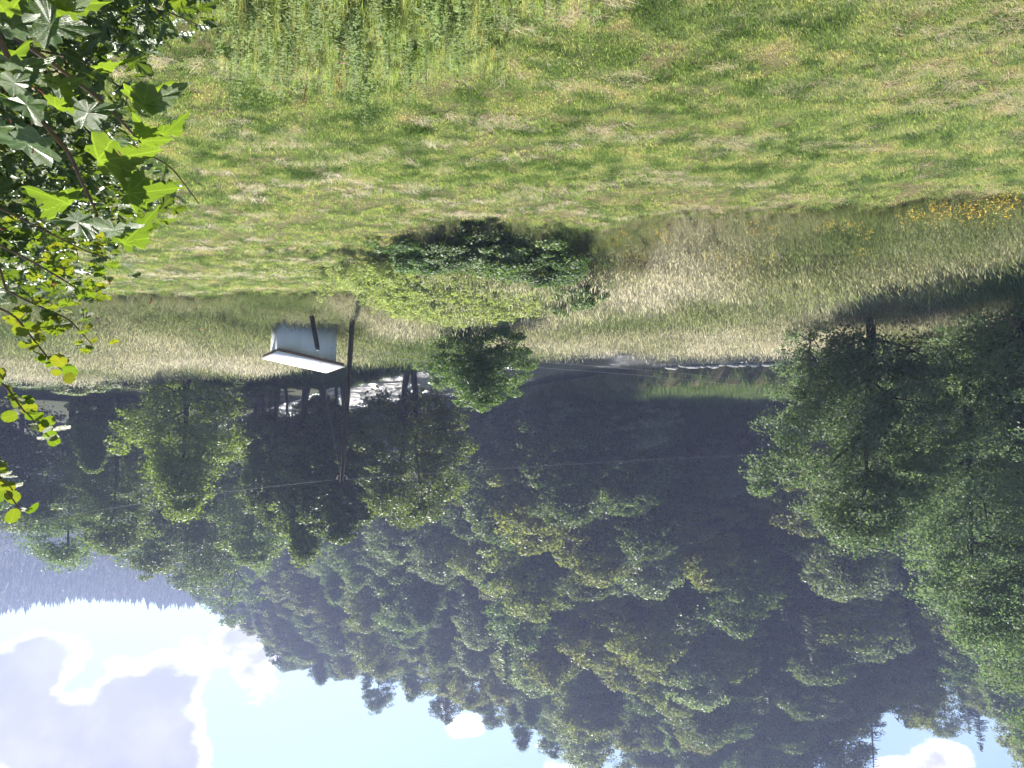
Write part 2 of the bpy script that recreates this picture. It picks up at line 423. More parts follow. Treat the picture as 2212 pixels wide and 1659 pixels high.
# ------------------------------------------------------------------ foliage generators
UP = np.array([0, 0, 1.0])
def unit(a): return a / (np.linalg.norm(a, axis=-1, keepdims=True) + 1e-9)
def leaf_quads(c, n, size, rg, w=.68, fold=.12):
    """one folded rhombic leaf face for each centre"""
    c = np.asarray(c); n = unit(np.asarray(n)); k = len(c)
    t_ = unit(np.cross(n, unit(rg.normal(size=(k, 3))))); b = np.cross(n, t_)
    L = (size * rg.uniform(.7, 1.3, k))[:, None]
    V = np.stack([c - t_ * L * .5, c + b * L * w * .5 + n * L * fold, c + t_ * L * .5, c - b * L * w * .5 + n * L * fold], 1)
    return V.reshape(-1, 3), np.arange(4 * k).reshape(-1, 4)
def crown_leaves(rg, rx, z0, z1, env, nclump, per, cr, leaf, shell=.45, tuft=.85, lean=0.0, lump=.22):
    """leaf clumps spread through a crown volume: positions and normals; also the clump centres"""
    h = rg.uniform(0, 1, nclump) if env is ENV['egg'] else rg.beta(1.15, 1.15, nclump)
    ph = rg.uniform(0, 2 * np.pi, nclump)
    a1, a2, a3 = rg.uniform(0, 6.28, 3)
    e = np.interp(h, [q[0] for q in env], [q[1] for q in env]) * (1 + lump * np.sin(2 * ph + a1 + 5 * h) + lump * .7 * np.sin(3 * ph + a2 - 9 * h) + lump * .4 * np.sin(5 * ph + a3))
    rr = e * rx * rg.uniform(0, 1, nclump) ** shell
    cen = np.stack([rr * np.cos(ph) + lean * h, rr * np.sin(ph), z0 + (z1 - z0) * h + rg.normal(0, cr * .3, nclump)], 1)
    cs = cr * rg.uniform(.55, 1.35, nclump)
    ci = np.repeat(np.arange(nclump), per)
    d = unit(rg.normal(size=(len(ci), 3)))
    flip = (d[:, 2] < 0) & (rg.uniform(size=len(ci)) < .72)
    d[flip, 2] *= -1
    rad = cs[ci] * rg.uniform(.35, 1.0, len(ci)) ** .6
    pos = cen[ci] + d * rad[:, None] * np.array([1, 1, .62])
    nrm = d * .55 + UP * .5 + rg.normal(size=d.shape) * .55
    return pos, nrm, cen
ENV = {
    'round': [(0, .35), (.15, .75), (.4, 1), (.65, .92), (.85, .62), (1, .15)],
    'egg': [(0, .55), (.1, .9), (.25, 1), (.5, .76), (.75, .42), (1, .03)],
    'tall': [(0, .45), (.15, .8), (.4, 1), (.7, .9), (.9, .55), (1, .15)],
    'dome': [(0, 1), (.3, .95), (.6, .75), (.85, .42), (1, .12)],
}
def trunk_mesh(rg, cen, hgt, r0, top, mat, limbs=14, forks=1, lean=0.0, bend=.25):
    mb = MB()
    zs = np.linspace(-.4, top, 7)
    mids = []
    for f in range(forks):
        off = np.array([0, 0]) if forks == 1 else np.array([.28 * (f - (forks - 1) / 2) * 2, .1 * f])
        w_ = np.cumsum(rg.normal(0, bend * .35, (7, 2)), 0); w_[0] = 0
        P = np.column_stack([w_[:, 0] + off[0] * (.4 + zs / top * 2.2) + lean * zs / hgt, w_[:, 1] + off[1], zs])
        rr = r0 * np.linspace(1, .22, 7); rr[0] *= 1.35
        mb.tube(P, rr, 7); mids.append(P)
    order = rg.permutation(len(cen))[:limbs]
    for i in order:
        P = mids[rg.integers(len(mids))]
        c = cen[i]
        zt = np.clip(c[2] - .35 * np.hypot(c[0], c[1]) - .3, .18 * hgt, top * .97)
        k = np.interp(zt, P[:, 2], np.arange(7)); k0 = int(k); k1 = min(k0 + 1, 6); s = P[k0] + (P[k1] - P[k0]) * (k - k0)
        mid = (s + c) / 2 + rg.normal(0, .12, 3) * np.linalg.norm(c - s) * .4
        mb.tube([s, mid, c], np.array([.36, .22, .07]) * r0 * (1.1 - .5 * zt / hgt), 5)
    return mb.mesh('trunk', [mat], True)
def tree_proto(seed, hgt, rx, z0, env, nclump, per, cr, leaf, lmat, bmat=None, r0=None, limbs=14, forks=1, lean=0.0, lump=.22, shell=.45):
    rg = np.random.default_rng(seed)
    pos, nrm, cen = crown_leaves(rg, rx, z0, hgt, ENV[env], nclump, per, cr, leaf, lean=lean, lump=lump, shell=shell)
    V, Q = leaf_quads(pos, nrm, leaf, rg)
    return (trunk_mesh(rg, cen, hgt, r0 or hgt * .018, hgt * .8, bmat or M['bark'], limbs, forks, lean), mesh('crown', V, Q, mats=[lmat]))
def conifer_proto(seed, hgt, rx, z0, lmat, levels=46, per=12, spray=.40):
    rg = np.random.default_rng(seed)
    mb = MB(); pos = []; V = []; Qn = 0
    for l in range(levels):
        f = min(1, max(0, (l + rg.uniform(-.5, .5)) / (levels - 1))); z = z0 + (hgt - z0) * f
        R_ = rx * (1 - f) ** .85 * rg.uniform(.8, 1.12) + .12
        nb = max(4, int(per * (1 - .55 * f)))
        for b in range(nb):
            z_ = z; z = z0 + (hgt - z0) * min(1, f + rg.normal(0, .012)); a = rg.uniform(0, 6.283); rl = R_ * rg.uniform(.7, 1.15)
            d = np.array([math.cos(a), math.sin(a), 0]); sd = np.array([-d[1], d[0], 0])
            m = max(2, int(rl / spray * 1.6))
            for k in range(m):
                q = (k + .6) / m
                c = d * rl * q + np.array([0, 0, z - .30 * rl * q ** 1.4 + .12 * rl * max(0, q - .7)])
                wd = spray * (.85 - .45 * q) * rg.uniform(.7, 1.3)
                for s in (-1, 1):
                    tip = c + d * spray * .75 + sd * s * wd - UP * spray * rg.uniform(.2, .6)
                    V += [c - d * spray * .25, c + d * spray * .35 + sd * s * wd * .2, tip, c + sd * s * wd * .75 - UP * .15 * spray]
    V = np.array(V); Q = np.arange(len(V)).reshape(-1, 4)
    mb.tube([(0, 0, -.5), (0, 0, hgt * .5), (0, 0, hgt)], np.array([1, .55, .05]) * hgt * .016, 6)
    return (mb.mesh('trunk', [M['bark']], True), mesh('crown', V, Q, mats=[lmat]))
def place(name, proto, loc, rz, scale, label, cat='tree', group=None, pn=('trunk', 'crown')):
    e = empty(name, loc, rz)
    e.scale = scale if isinstance(scale, (tuple, list)) else (scale,) * 3
    tag(e, label, cat, group)
    obj(pn[0], proto[0], e); obj(pn[1], proto[1], e)
    return e

# ------------------------------------------------------------------ hillside forest
hill_b = [tree_proto(100 + i, 14, 4.7 + .35 * (i % 3), 1.2, ('round', 'tall', 'round', 'egg')[i % 4], 135, 115, 1.4, .34, M['leaf_grey' if i == 5 else 'leaf_olive' if i in (2, 6) else 'leaf_hill'], limbs=8, shell=.33, lump=.14 + .03 * (i % 4)) for i in range(7)]
hill_c = [conifer_proto(200 + i, 17, 3.1 + .25 * i, 1.5, M['needle']) for i in range(4)]
pts = []
rg = np.random.default_rng(31)
tries = 0
def in_clear(x, y):
    a = x / y
    return (-.345 < a < -.19) and y < 93
cand = []
for _ in range(9000):
    a = rg.uniform(-.78, .52)
    F = np.interp(a, XR, FOOT); Rc = np.interp(a, XR, CREST)
    y = F - 5 + (Rc + 9 - F) * rg.uniform() ** .85
    cand.append((a * y, y, a, (y - F) / (Rc - F)))
_ca = np.array(cand)
_rd = river_d(_ca[:, 0], _ca[:, 1])
for c_, rd_ in zip(cand, _rd):
    x, y, a, s = c_
    if in_clear(x, y) or rd_ < HW + 2.2: continue
    sp = 5.0 + 2.0 * np.clip((y - 80) / 150, 0, 1)
    if all((x - q[0]) ** 2 + (y - q[1]) ** 2 > sp * sp for q in pts):
        pts.append(c_)
    if len(pts) >= 296: break
for a in np.arange(.20, .47, .0215):          # the low end of the ridge is a closed row of crowns
    Rc = np.interp(a, XR, CREST)
    for dy in (-9, 2): 
        y = Rc + dy + rg.uniform(-2, 2); pts.append(((a + (.01 if dy > 0 else 0)) * y, y, a, .97))
for (x, y, a, s) in pts:
    z = tz(x, y) - .2
    nn = vnoise(np.array([x * .045]), np.array([y * .045]), 77)[0]
    con = rg.uniform() < (0 if a > .08 else .26 if nn > .6 or s > .85 else .06)
    crest = s > .82
    px = 1106 - a * FD
    where = ('behind the tall meadow trees' if px > 1700 else 'above the boulder row' if px > 1380 else 'above the open dark water' if px > 1160 else 'above the lone bush' if px > 950
             else 'above the round-crowned riverside tree' if px > 740 else 'above the shed and pole' if px > 520 else 'at the low end towards the far mountain')
    level = 'ridge line' if crest else 'upper slope' if s > .55 else 'middle slope' if s > .22 else 'foot slope'
    sc = rg.uniform(.68, 1.12) * (1.0 if not crest else .86)
    kind = 'dark drooping spruce' if con else 'bushy broadleaf tree'
    lab = f'{kind} on the wooded {level}, {where}'
    sc3 = (sc * rg.uniform(.85, 1.15), sc, sc * rg.uniform(.9, 1.1)) if con else (sc * rg.uniform(.9, 1.25), sc * 1.05, sc * rg.uniform(.9, 1.1))
    place('spruce_tree' if con else 'forest_tree', hill_c[rg.integers(4)] if con else hill_b[rg.integers(7)], (x, y, z), rg.uniform(0, 6.28), sc3, lab, 'tree',
          ('spruces' if con else 'broadleaf trees') + f' on the {level}, {where}')
# undergrowth that closes the edge of the wood above the water
under = [tree_proto(180 + i, 4.2, 2.9, .2, 'dome', 70, 110, .8, .26, M[('leaf_hill', 'leaf_grey', 'leaf_olive')[i]], limbs=8, r0=.07) for i in range(3)]
for k in range(110):
    a = -.62 + .80 * ((k % 55) + rg.uniform(-.3, .3)) / 55
    F = np.interp(a, XR, FOOT); y = F - rg.uniform(1, 8) + (10 if k > 54 else 0)
    if -.345 < a < -.19: y = F + rg.uniform(5, 14)
    x = a * y
    if river_d(np.array([x]), np.array([y]))[0] < HW + 2.0: y = F + 1; x = a * y
    if river_d(np.array([x]), np.array([y]))[0] < HW + 1.5: continue
    px = 1106 - a * FD
    where = 'behind the tall meadow trees' if px > 1700 else 'on the grassy bank above the boulder row' if px > 1380 else 'behind the open dark water' if px > 1000 else 'behind the round-crowned riverside tree'
    place('undergrowth_shrub', under[k % 3], (x, y, tz(x, y) - .1), k * 1.7, rg.uniform(.6, 1.25), f'dark shrub closing the edge of the wood {where}', 'shrub', f'wood edge shrubs {where}', ('stem', 'foliage'))

# one bare dead tree on the ridge and the pale leaning trunks in the forest
def bare_tree(seed, hgt, r0, mat, nb=46, blen=2.4):
    rg = np.random.default_rng(seed); mb = MB()
    mb.tube([(0, 0, -.5), (.05, 0, hgt * .4), (-.05, .05, hgt * .75), (0, 0, hgt)], np.array([1, .7, .4, .1]) * r0, 7)
    br = MB()
    for i in range(nb):
        f = rg.uniform(.32, .98); z = hgt * f; a = rg.uniform(0, 6.28); L = blen * (1.15 - f) * rg.uniform(.6, 1.3) + .35
        d = np.array([math.cos(a), math.sin(a), 0])
        P = [np.array([0, 0, z]), d * L * .5 + (0, 0, z - .02 * L), d * L + (0, 0, z + rg.uniform(-.25, .25) * L)]
        br.tube(P, np.array([.22, .15, .06]) * r0, 4)
        for k in range(3):
            q = rg.uniform(.35, .95); a2 = a + rg.choice([-1, 1]) * rg.uniform(.5, 1.1)
            d2 = np.array([math.cos(a2), math.sin(a2), rg.uniform(-.3, .2)])
            s0 = d * L * q + np.array([0, 0, z]); br.tube([s0, s0 + d2 * L * .35], np.array([.09, .04]) * r0, 3)
    return mb.mesh('trunk', [mat], True), br.mesh('branches', [mat])
p_ = at(1882, 1545, 148)
dt = empty('dead_tree', (p_.x, 148, tz(p_.x, 148)))
tag(dt, 'bare dead tree standing in the sky gap of the ridge', 'tree')
_hd = at(1882, 1700, 148).z - dt.location.z
bt = bare_tree(5, _hd, .30, M['bark'])
obj('trunk', bt[0], dt); obj('branch', bt[1], dt)
for (xa, ya, xb, yb, Y, lab) in ((1162, 925, 1133, 1095, 97, 'pale leaning bare trunk in the dark foot of the forest'),
                                 (1612, 1075, 1598, 1250, 104, 'thin pale trunk, the longer of two in the dark wood above the far bank'),
                                 (1572, 1090, 1566, 1190, 106, 'thin pale trunk, the shorter of two in the dark wood above the far bank')):
    a_, b_ = at(xa, ya, Y), at(xb, yb, Y)
    z0 = tz(a_.x, Y)
    e = empty('bare_trunk', (a_.x, Y, min(z0, a_.z)))
    tag(e, lab, 'tree trunk')
    mb = MB(); A_ = np.array(a_ - e.location); B_ = np.array(b_ - e.location)
    mb.tube([(A_[0], 0, -.3), A_ + (0, 0, .05), (A_ + B_) / 2 + (.12, 0, 0), B_], [.17, .16, .13, .05], 6)
    obj('trunk', mb.mesh('trunk', [M['bark_pale']], True), e)
    mb = MB()
    for k in range(7):
        q = rng.uniform(.3, .95); s_ = A_ + (B_ - A_) * q; dd = rng.normal(size=3) * (1, 1, .4)
        mb.tube([s_, s_ + dd * .7], [.035, .012], 4)
    obj('branch', mb.mesh('branch', [M['bark_pale']]), e)

# ------------------------------------------------------------------ riverside trees (right of the place)
def crown_from_picture(x, ytop, ybot, wpx, Y):
    top = at(x, ytop, Y); g = tz(top.x, Y)
    return top.x, g, top.z - g, at(x, ybot, Y).z - g, wpx / FD * Y * .5
RIVER_TREES = [
    # x, crown top, crown bottom, width, depth, envelope, forks, material, leaf, label
    (395, 1098, 818, 275, 60, 'egg', 1, 'leaf_bright', .19, 'bright fresh green pointed tree in front of the riverside stand'),
    (880, 1124, 855, 262, 59, 'round', 2, 'leaf_river', .19, 'round-crowned tree with a forked dark trunk before the glittering river'),
    (735, 1165, 905, 170, 62, 'tall', 1, 'leaf_river', .21, 'slim tree whose crown rises right behind the utility pole'),
    (655, 1205, 905, 190, 66, 'egg', 1, 'leaf_river', .22, 'pointed tree just behind the shed roof, slim dark trunk'),
    (590, 1120, 900, 150, 68, 'tall', 1, 'leaf_river', .20, 'slender tree with bare lower trunk above the shed'),
    (545, 1215, 870, 210, 92, 'round', 1, 'leaf_river', .23, 'broad tree between the bright green tree and the shed'),
    (455, 1245, 900, 210, 99, 'tall', 1, 'leaf_river', .24, 'tall tree rising behind the bright green pointed tree'),
    (340, 1228, 880, 220, 96, 'round', 1, 'leaf_river', .24, 'olive green tree at the back of the stand, below the far ridge'),
    (245, 1190, 850, 190, 80, 'tall', 1, 'leaf_river', .22, 'grey-green tree beside the bright green pointed tree'),
    (140, 1208, 930, 260, 86, 'round', 1, 'leaf_river', .22, 'big rounded tree at the end of the stand, below the hazy mountain'),
    (30, 1135, 850, 220, 82, 'tall', 1, 'leaf_river', .22, 'outermost tree of the riverside stand, half behind leafy shoots'),
    (-90, 1150, 840, 240, 78, 'round', 1, 'leaf_river', .22, 'tree at the edge of the picture beyond the leafy shoots'),
    (975, 1000, 880, 110, 105, 'round', 1, 'leaf_river', .20, 'small dark tree on the far bank beside the round-crowned tree'),
    (690, 1000, 860, 110, 70, 'tall', 1, 'leaf_river', .19, 'young tree with thin trunk in the glitter beside the pole'),
    (560, 1010, 905, 90, 76, 'tall', 1, 'leaf_river', .19, 'thin young tree before the far glitter of the river'),
    (200, 1010, 860, 100, 70, 'egg', 1, 'leaf_river', .19, 'low tree in the dark gap at the wood edge'),
    (500, 1330, 1000, 190, 150, 'round', 1, 'leaf_hill', .40, 'tree at the low end of the ridge, last before the far mountain'),
    (420, 1275, 1000, 170, 140, 'tall', 1, 'leaf_hill', .40, 'tree standing just below the notch with the far mountain'),
    (300, 1215, 950, 200, 125, 'round', 1, 'leaf_hill', .40, 'dim tree behind the olive green tree of the stand'),
]
for i, (x, yt, yb, wp, Y, env, fk, mt, lf, lab) in enumerate(RIVER_TREES):
    X, g, H, Z0, RX = crown_from_picture(x, yt, yb, wp, Y)
    if Y > 110:
        nclump, per, cr = 110, 60, max(.9, RX * .27)
    else:
        nclump, per, cr = int(130 + 14 * RX * RX * (H - Z0) / 12), 135, max(.65, RX * .25)
    pr = tree_proto(300 + i, H, RX, max(Z0, .8), env, min(nclump, 230), per, cr, lf * 1.1, M[mt], limbs=14, shell=.36, forks=fk, r0=.19 + .008 * H)
    place('riverside_tree' if Y < 110 else 'slope_tree', pr, (X, Y, g - .1), 0, 1.0, lab)

# slim bare-stemmed trunks that stand black before the glitter
for (x, Y, hp, lab) in ((612, 64, 905, 'thickest black stem rising behind the middle of the shed roof'),
                        (700, 63, 870, 'black stem just left of the pole as the picture hangs, before the glitter'),
                        (722, 66, 880, 'thin black stem touching the pole, before the glitter'),
                        (575, 69, 900, 'thin slanting stem behind the shed corner')):
    X, g, H, Z0, RX = crown_from_picture(x, hp + 120, hp, 90, Y)
    pr = tree_proto(int(x), H, RX, Z0, 'tall', 40, 80, .5, .18, M['leaf_river'], limbs=9, r0=.16)
    place('slim_tree', pr, (X, Y, g - .1), 0, 1.0, lab)

# low shrubs at the wood edge behind the tall grass
SHRUBS = [(60, 835, 59, 190, 60), (170, 850, 58, 170, 62), (280, 838, 60, 170, 60), (330, 815, 57, 120, 40), (480, 832, 58, 150, 70), (540, 850, 60, 130, 80),
          (600, 835, 61, 110, 60), (650, 830, 60, 100, 60), (790, 800, 55, 70, 25)]
shrub_protos = [tree_proto(500 + i, 2.4, 1.9, .15, 'dome', 55, 90, .42, .15, M['leaf_river'], limbs=8, r0=.05) for i in range(4)]
SL = ['low dark shrub at the picture edge below the riverside stand', 'low shrub in the dark gap of the wood edge', 'low shrub before the grey-green tree', 'little shrub under the bright green tree',
      'shrub at the foot of the bright green tree, towards the shed', 'taller shrub beside the shed roof', 'shrub right behind the long side of the shed', 'shrub behind the shed near the pole',
      'tiny bush in the tall grass beside the pole']
for i, (x, yt, Y, wp, hp) in enumerate(SHRUBS):
    P = at(x, yt, Y); g = tz(P.x, Y); H = max(P.z - g, .9)
    place('shrub', shrub_protos[i % 4], (P.x, Y, g), i * 1.3, (wp / FD * Y / 3.8, wp / FD * Y / 3.8, H / 2.4), SL[i], 'shrub', pn=('stem', 'foliage'))

# ------------------------------------------------------------------ near trees on the left side of the place
def near_tree(name, x, Y, ytop, ybot, wpx, env, seed, label, nclump, per, cr, leaf, lmat='leaf_near', fk=1, lean=0.0, r0=None, lump=.26, dx=0):
    X, g, H, Z0, RX = crown_from_picture(x, ytop, ybot, wpx, Y)
    pr = tree_proto(seed, H, RX, max(Z0, .5), env, nclump, per, cr, leaf, M[lmat], limbs=22, forks=fk, lean=lean, r0=r0, lump=lump, shell=.36)
    return place(name, pr, (X, Y, g - .1), 0, 1.0, label)
near_tree('meadow_tree', 1890, 31, 1165, 735, 345, 'tall', 601, 'leafy tree with a dark bare lower trunk, nearest the open meadow', 360, 190, .78, .11, r0=.22, lean=.5)
near_tree('meadow_tree', 2130, 35.5, 1380, 700, 350, 'tall', 602, 'tall broad tree behind the bare-trunked one, stepping up to the picture edge', 380, 190, .98, .125, r0=.26)
near_tree('meadow_tree', 2300, 38, 1640, 700, 400, 'tall', 603, 'tallest leafy tree, cut by the edge of the picture', 380, 180, 1.1, .13, r0=.28)
near_tree('meadow_tree', 2240, 30, 980, 640, 330, 'dome', 604, 'low dark tree at the picture edge under the tallest one', 230, 150, .8, .12, r0=.16)
near_tree('young_tree', 1750, 33, 850, 690, 130, 'round', 605, 'small grey-green sapling beside the bare dark trunk', 60, 80, .45, .11, r0=.06)

# ------------------------------------------------------------------ bush and brambles in the middle
near_tree('meadow_bush', 1035, 31.6, 872, 640, 215, 'tall', 610, 'dense green bush standing alone in the middle of the tall grass', 240, 150, .42, .09, 'leaf_bush', r0=.07)
BR = [(915, 23.4, 1.5, .8, 'dark bramble thicket at the end nearest the shed'), (985, 22.7, 1.7, .8, 'dark bramble thicket in front of the lone bush'), (1085, 23.2, 2.2, .95, 'widest dark bramble thicket below the lone bush'),
      (1180, 23.9, 1.9, 1.0, 'bramble thicket beside the widest one'), (1262, 25.6, 1.6, 1.2, 'outermost bramble thicket on the side of the tall dry grass'), (1215, 27.4, 1.3, 1.1, 'bramble thicket closest to the river, next to the lone bush')]
br_protos = [tree_proto(620 + i, 1.2, 1.5, .05, 'dome', 90, 110, .28, .085, M['leaf_bush'], limbs=16, r0=.03) for i in range(3)]
for i, (x, Y, rx, h, lab) in enumerate(BR):
    X = wx(x, Y)
    place('bramble_bush', br_protos[i % 3], (X, Y, tz(X, Y)), i * 1.1, (rx / 1.5, rx / 1.5 * .8, h / 1.2), lab, 'bush', pn=('stem', 'foliage'))

# ------------------------------------------------------------------ shed
mw = plain('shed_wall', (.78, .80, .82), .7, .3, 2.5, (.70, .71, .72), coord='Object', stretch=(1, 1, .4))
mr = plain('shed_roof', (.84, .80, .74), .38, .6, 5, (.74, .70, .65), bump=.05)
mf = plain('shed_fascia', (.22, .13, .09), .7, .3, 12, (.15, .09, .07))
SY = 35.0
c0 = at(612, 690, SY)                             # the corner nearest the camera
sx0 = c0.x; g = tz(sx0, SY)
sh = empty('shed', (sx0, SY, g), 0.0)
# local axes: long wall runs to the left of the place (-X), slightly towards the camera; short wall to the right and back
ang_l, ang_s = R(146), R(56)
dl = np.array([math.cos(ang_l), math.sin(ang_l)]); ds = np.array([math.cos(ang_s), math.sin(ang_s)])
LL, LS, HT = 2.5, 1.7, 1.62
ds = np.array([-dl[1], dl[0]]) if np.dot(np.array([-dl[1], dl[0]]), (0, 1)) > 0 else np.array([dl[1], -dl[0]])
def sp(u, v, z): q = dl * u + ds * v; return (q[0], q[1], z)
def slab(u0, u1, v0, v1, z0, z1, dz=0.0, dzu=0.0):
    """a box in the shed's own axes; dz lifts the far side, dzu the far end"""
    V = [sp(u, v, z + dz * v + dzu * u) for u in (u0, u1) for v in (v0, v1) for z in (z0, z1)]
    return V, [(0, 1, 3, 2), (4, 6, 7, 5), (0, 4, 5, 1), (2, 3, 7, 6), (0, 2, 6, 4), (1, 5, 7, 3)]
def part(name, parent, mat, *a, **k):
    V, Q = slab(*a, **k); mb = MB(); mb.add(V, Q)
    return obj(name, mb.mesh(name, [mat]), parent)
TI, TU = .03, .15
part('front_wall', sh, mw, 0, LL, 0, .06, -.3, HT, dzu=TU)
part('side_wall', sh, mw, 0, .06, .063, LS, -.3, HT, dz=TI)
part('side_wall', sh, mw, LL - .06, LL, .063, LS, -.8, HT, dz=TI, dzu=TU)
part('back_wall', sh, mw, .063, LL - .063, LS - .06, LS - .003, -.3, HT, dzu=TU)
rf = part('roof', sh, mr, -.30, LL + .30, -.30, LS + .30, HT + .075, HT + .115, dz=TI, dzu=TU)
part('fascia', rf, mf, -.27, LL + .27, -.28, -.25, HT - .05, HT + .07, dz=TI, dzu=TU)
part('fascia', rf, mf, -.27, -.24, -.247, LS + .27, HT - .05, HT + .07, dz=TI, dzu=TU)
part('fascia', rf, mf, LL + .24, LL + .27, -.247, LS + .27, HT - .05, HT + .07, dz=TI, dzu=TU)
for k in range(1, 6):
    u = -.3 + (LL + .6) * k / 6
    part('roof_seam', rf, mr, u - .012, u + .012, -.298, LS + .298, HT + .117, HT + .128, dz=TI, dzu=TU)
tag(sh, 'small pale shed with a glaring white lean-to roof, in the tall grass', 'shed')

# ------------------------------------------------------------------ utility pole, guy wire, overhead wires
mp_ = plain('pole_wood', (.085, .075, .06), .9, .2, 8, (.05, .045, .04), stretch=(1, 1, .1))
mblk = plain('black_rubber', (.018, .018, .02), .5, .4)
mwire = plain('wire', (.22, .22, .24), .7, .2)
PY = 34.0
pb, pt = at(763, 668, PY), at(738, 1042, PY)
pole = empty('utility_pole', (pb.x, PY, tz(pb.x, PY)))
tag(pole, 'weathered wooden utility pole leaning slightly beside the shed', 'pole')
top_l = np.array(pt - pole.location)
mb = MB(); mb.tube([(0, 0, -.3), top_l * .35, top_l * .7, top_l], [.11, .105, .095, .08], 10); obj('post', mb.mesh('post', [mp_], True), pole)
mb = MB(); q = top_l; off = np.array([.02, -.14, 0])
mb.tube([q * .02 + off, q * .22 + off, q * .25 + off + (.05, 0, 0), q * .30 + off, q * .6 + off * .95, q * .96 + off * .8], .017, 5); obj('cable', mb.mesh('cable', [mblk], True), pole)
for f in (.33, .55, .78):
    mb = MB(); c_ = q * f; mb.tube([c_ + (0, 0, -.02), c_ + (0, 0, .02)], .128 - .03 * f, 10, False); obj('clamp', mb.mesh('clamp', [mblk]), pole)
for s_ in (-1, 1):
    mb = MB(); c_ = q * .965; mb.tube([c_ + (.09 * s_, 0, -.05), c_ + (.20 * s_, 0, 0), c_ + (.20 * s_, 0, .13)], [.012, .012, .035], 7); obj('insulator', mb.mesh('insulator', [plain('porcelain', (.5, .48, .42), .3)], True), pole)
ga, gb, gt = at(667, 690, 32.6), at(682, 762, 32.6 + .35), pt
gz = tz(ga.x, 32.6)
gw = empty('guy_wire', (ga.x, 32.6, gz))
tag(gw, 'guy wire with a dark rounded guard tube standing before the shed wall', 'guy wire')
G0 = np.array([0, 0, -.1]); G1 = np.array(gt - gw.location) * 1.0
mb = MB(); mb.tube([G0, G1], .006, 5); obj('wire', mb.mesh('wire', [mwire], True), gw)
d_ = (G1 - G0) / np.linalg.norm(G1 - G0)
mb = MB(); mb.tube([G0 + d_ * .55, G0 + d_ * 1.85, G0 + d_ * 1.98, G0 + d_ * 2.01], [.10, .10, .085, .03], 9); obj('guard_tube', mb.mesh('guard_tube', [mblk], True), gw)
def wire(a, b, sag, label, r=.0055):
    P = [a.lerp(b, k / 24) - Vector((0, 0, sag * 4 * (k / 24) * (1 - k / 24))) for k in range(25)]
    mb = MB(); mb.tube([tuple(p) for p in P], r, 4)
    tag(obj('overhead_wire', mb.mesh('overhead_wire', [mwire], True)), label, 'wire')
topw = Vector(pole.location) + Vector(top_l) * .97
wire(topw + Vector((-.2, 0, .1)), at(2300, 975, 62), .5, 'thin wire from the pole top running level across the dark wood')
wire(topw + Vector((.2, 0, .1)), at(-200, 1180, 40), .3, 'thin wire from the pole top towards the riverside stand')
midw = Vector(pole.location) + Vector(top_l) * .27
wire(midw + Vector((-.12, 0, 0)), at(1900, 880, 95), .7, 'lower thin cable slanting over the river from mid pole', .008)
wire(midw + Vector((-.12, 0, -.25)), at(1900, 868, 95), .7, 'lowest thin cable slanting over the river from mid pole', .008)

# ------------------------------------------------------------------ pale stones along the far bank
mst = plain('stone', (.40, .385, .36), .8, .3, 5, (.26, .25, .23), bump=.4)
stone_me = []
for i in range(4):
    rg = np.random.default_rng(i + 70)
    th = np.arange(9) * 2 * np.pi / 9
    V = []; lev = [(0, .8), (.35, 1.05), (.75, .9), (1, .45)]
    jit = rg.uniform(.75, 1.25, 9)
    for z_, r_ in lev:
        for k in range(9): V.append((math.cos(th[k]) * r_ * jit[k], math.sin(th[k]) * r_ * jit[k] * .7, z_ * .55 + rg.normal(0, .04)))
    V.append((0, 0, .58)); Q = [(a * 9 + k, a * 9 + (k + 1) % 9, (a + 1) * 9 + (k + 1) % 9, (a + 1) * 9 + k) for a in range(3) for k in range(9)]
    stone_me.append(mesh('stone', V, Q, [(27 + k, 27 + (k + 1) % 9, 36) for k in range(9)], [mst]))
for k in range(17):
    x = 1448 + 14.5 * k + rng.uniform(-4, 4)
    Y = None
    a_ = (1106 - x) / FD
    yy_ = np.arange(50, 90, .1); dd = river_d(a_ * yy_, yy_); i_ = np.where(dd < HW + .1)[0][-1]; Y = yy_[i_]
    o_ = obj('bank_stone', stone_me[k % 4], None, (a_ * Y, Y, WATER - .08 + .1 * rng.uniform()))
    s_ = rng.uniform(.28, .62); o_.scale = (s_, s_, s_ * rng.uniform(.8, 1.2)); o_.rotation_euler = (0, 0, rng.uniform(-.5, .5))
    tag(o_, 'pale boulder in the row along the far river bank', 'stone', 'pale boulders of the far bank')

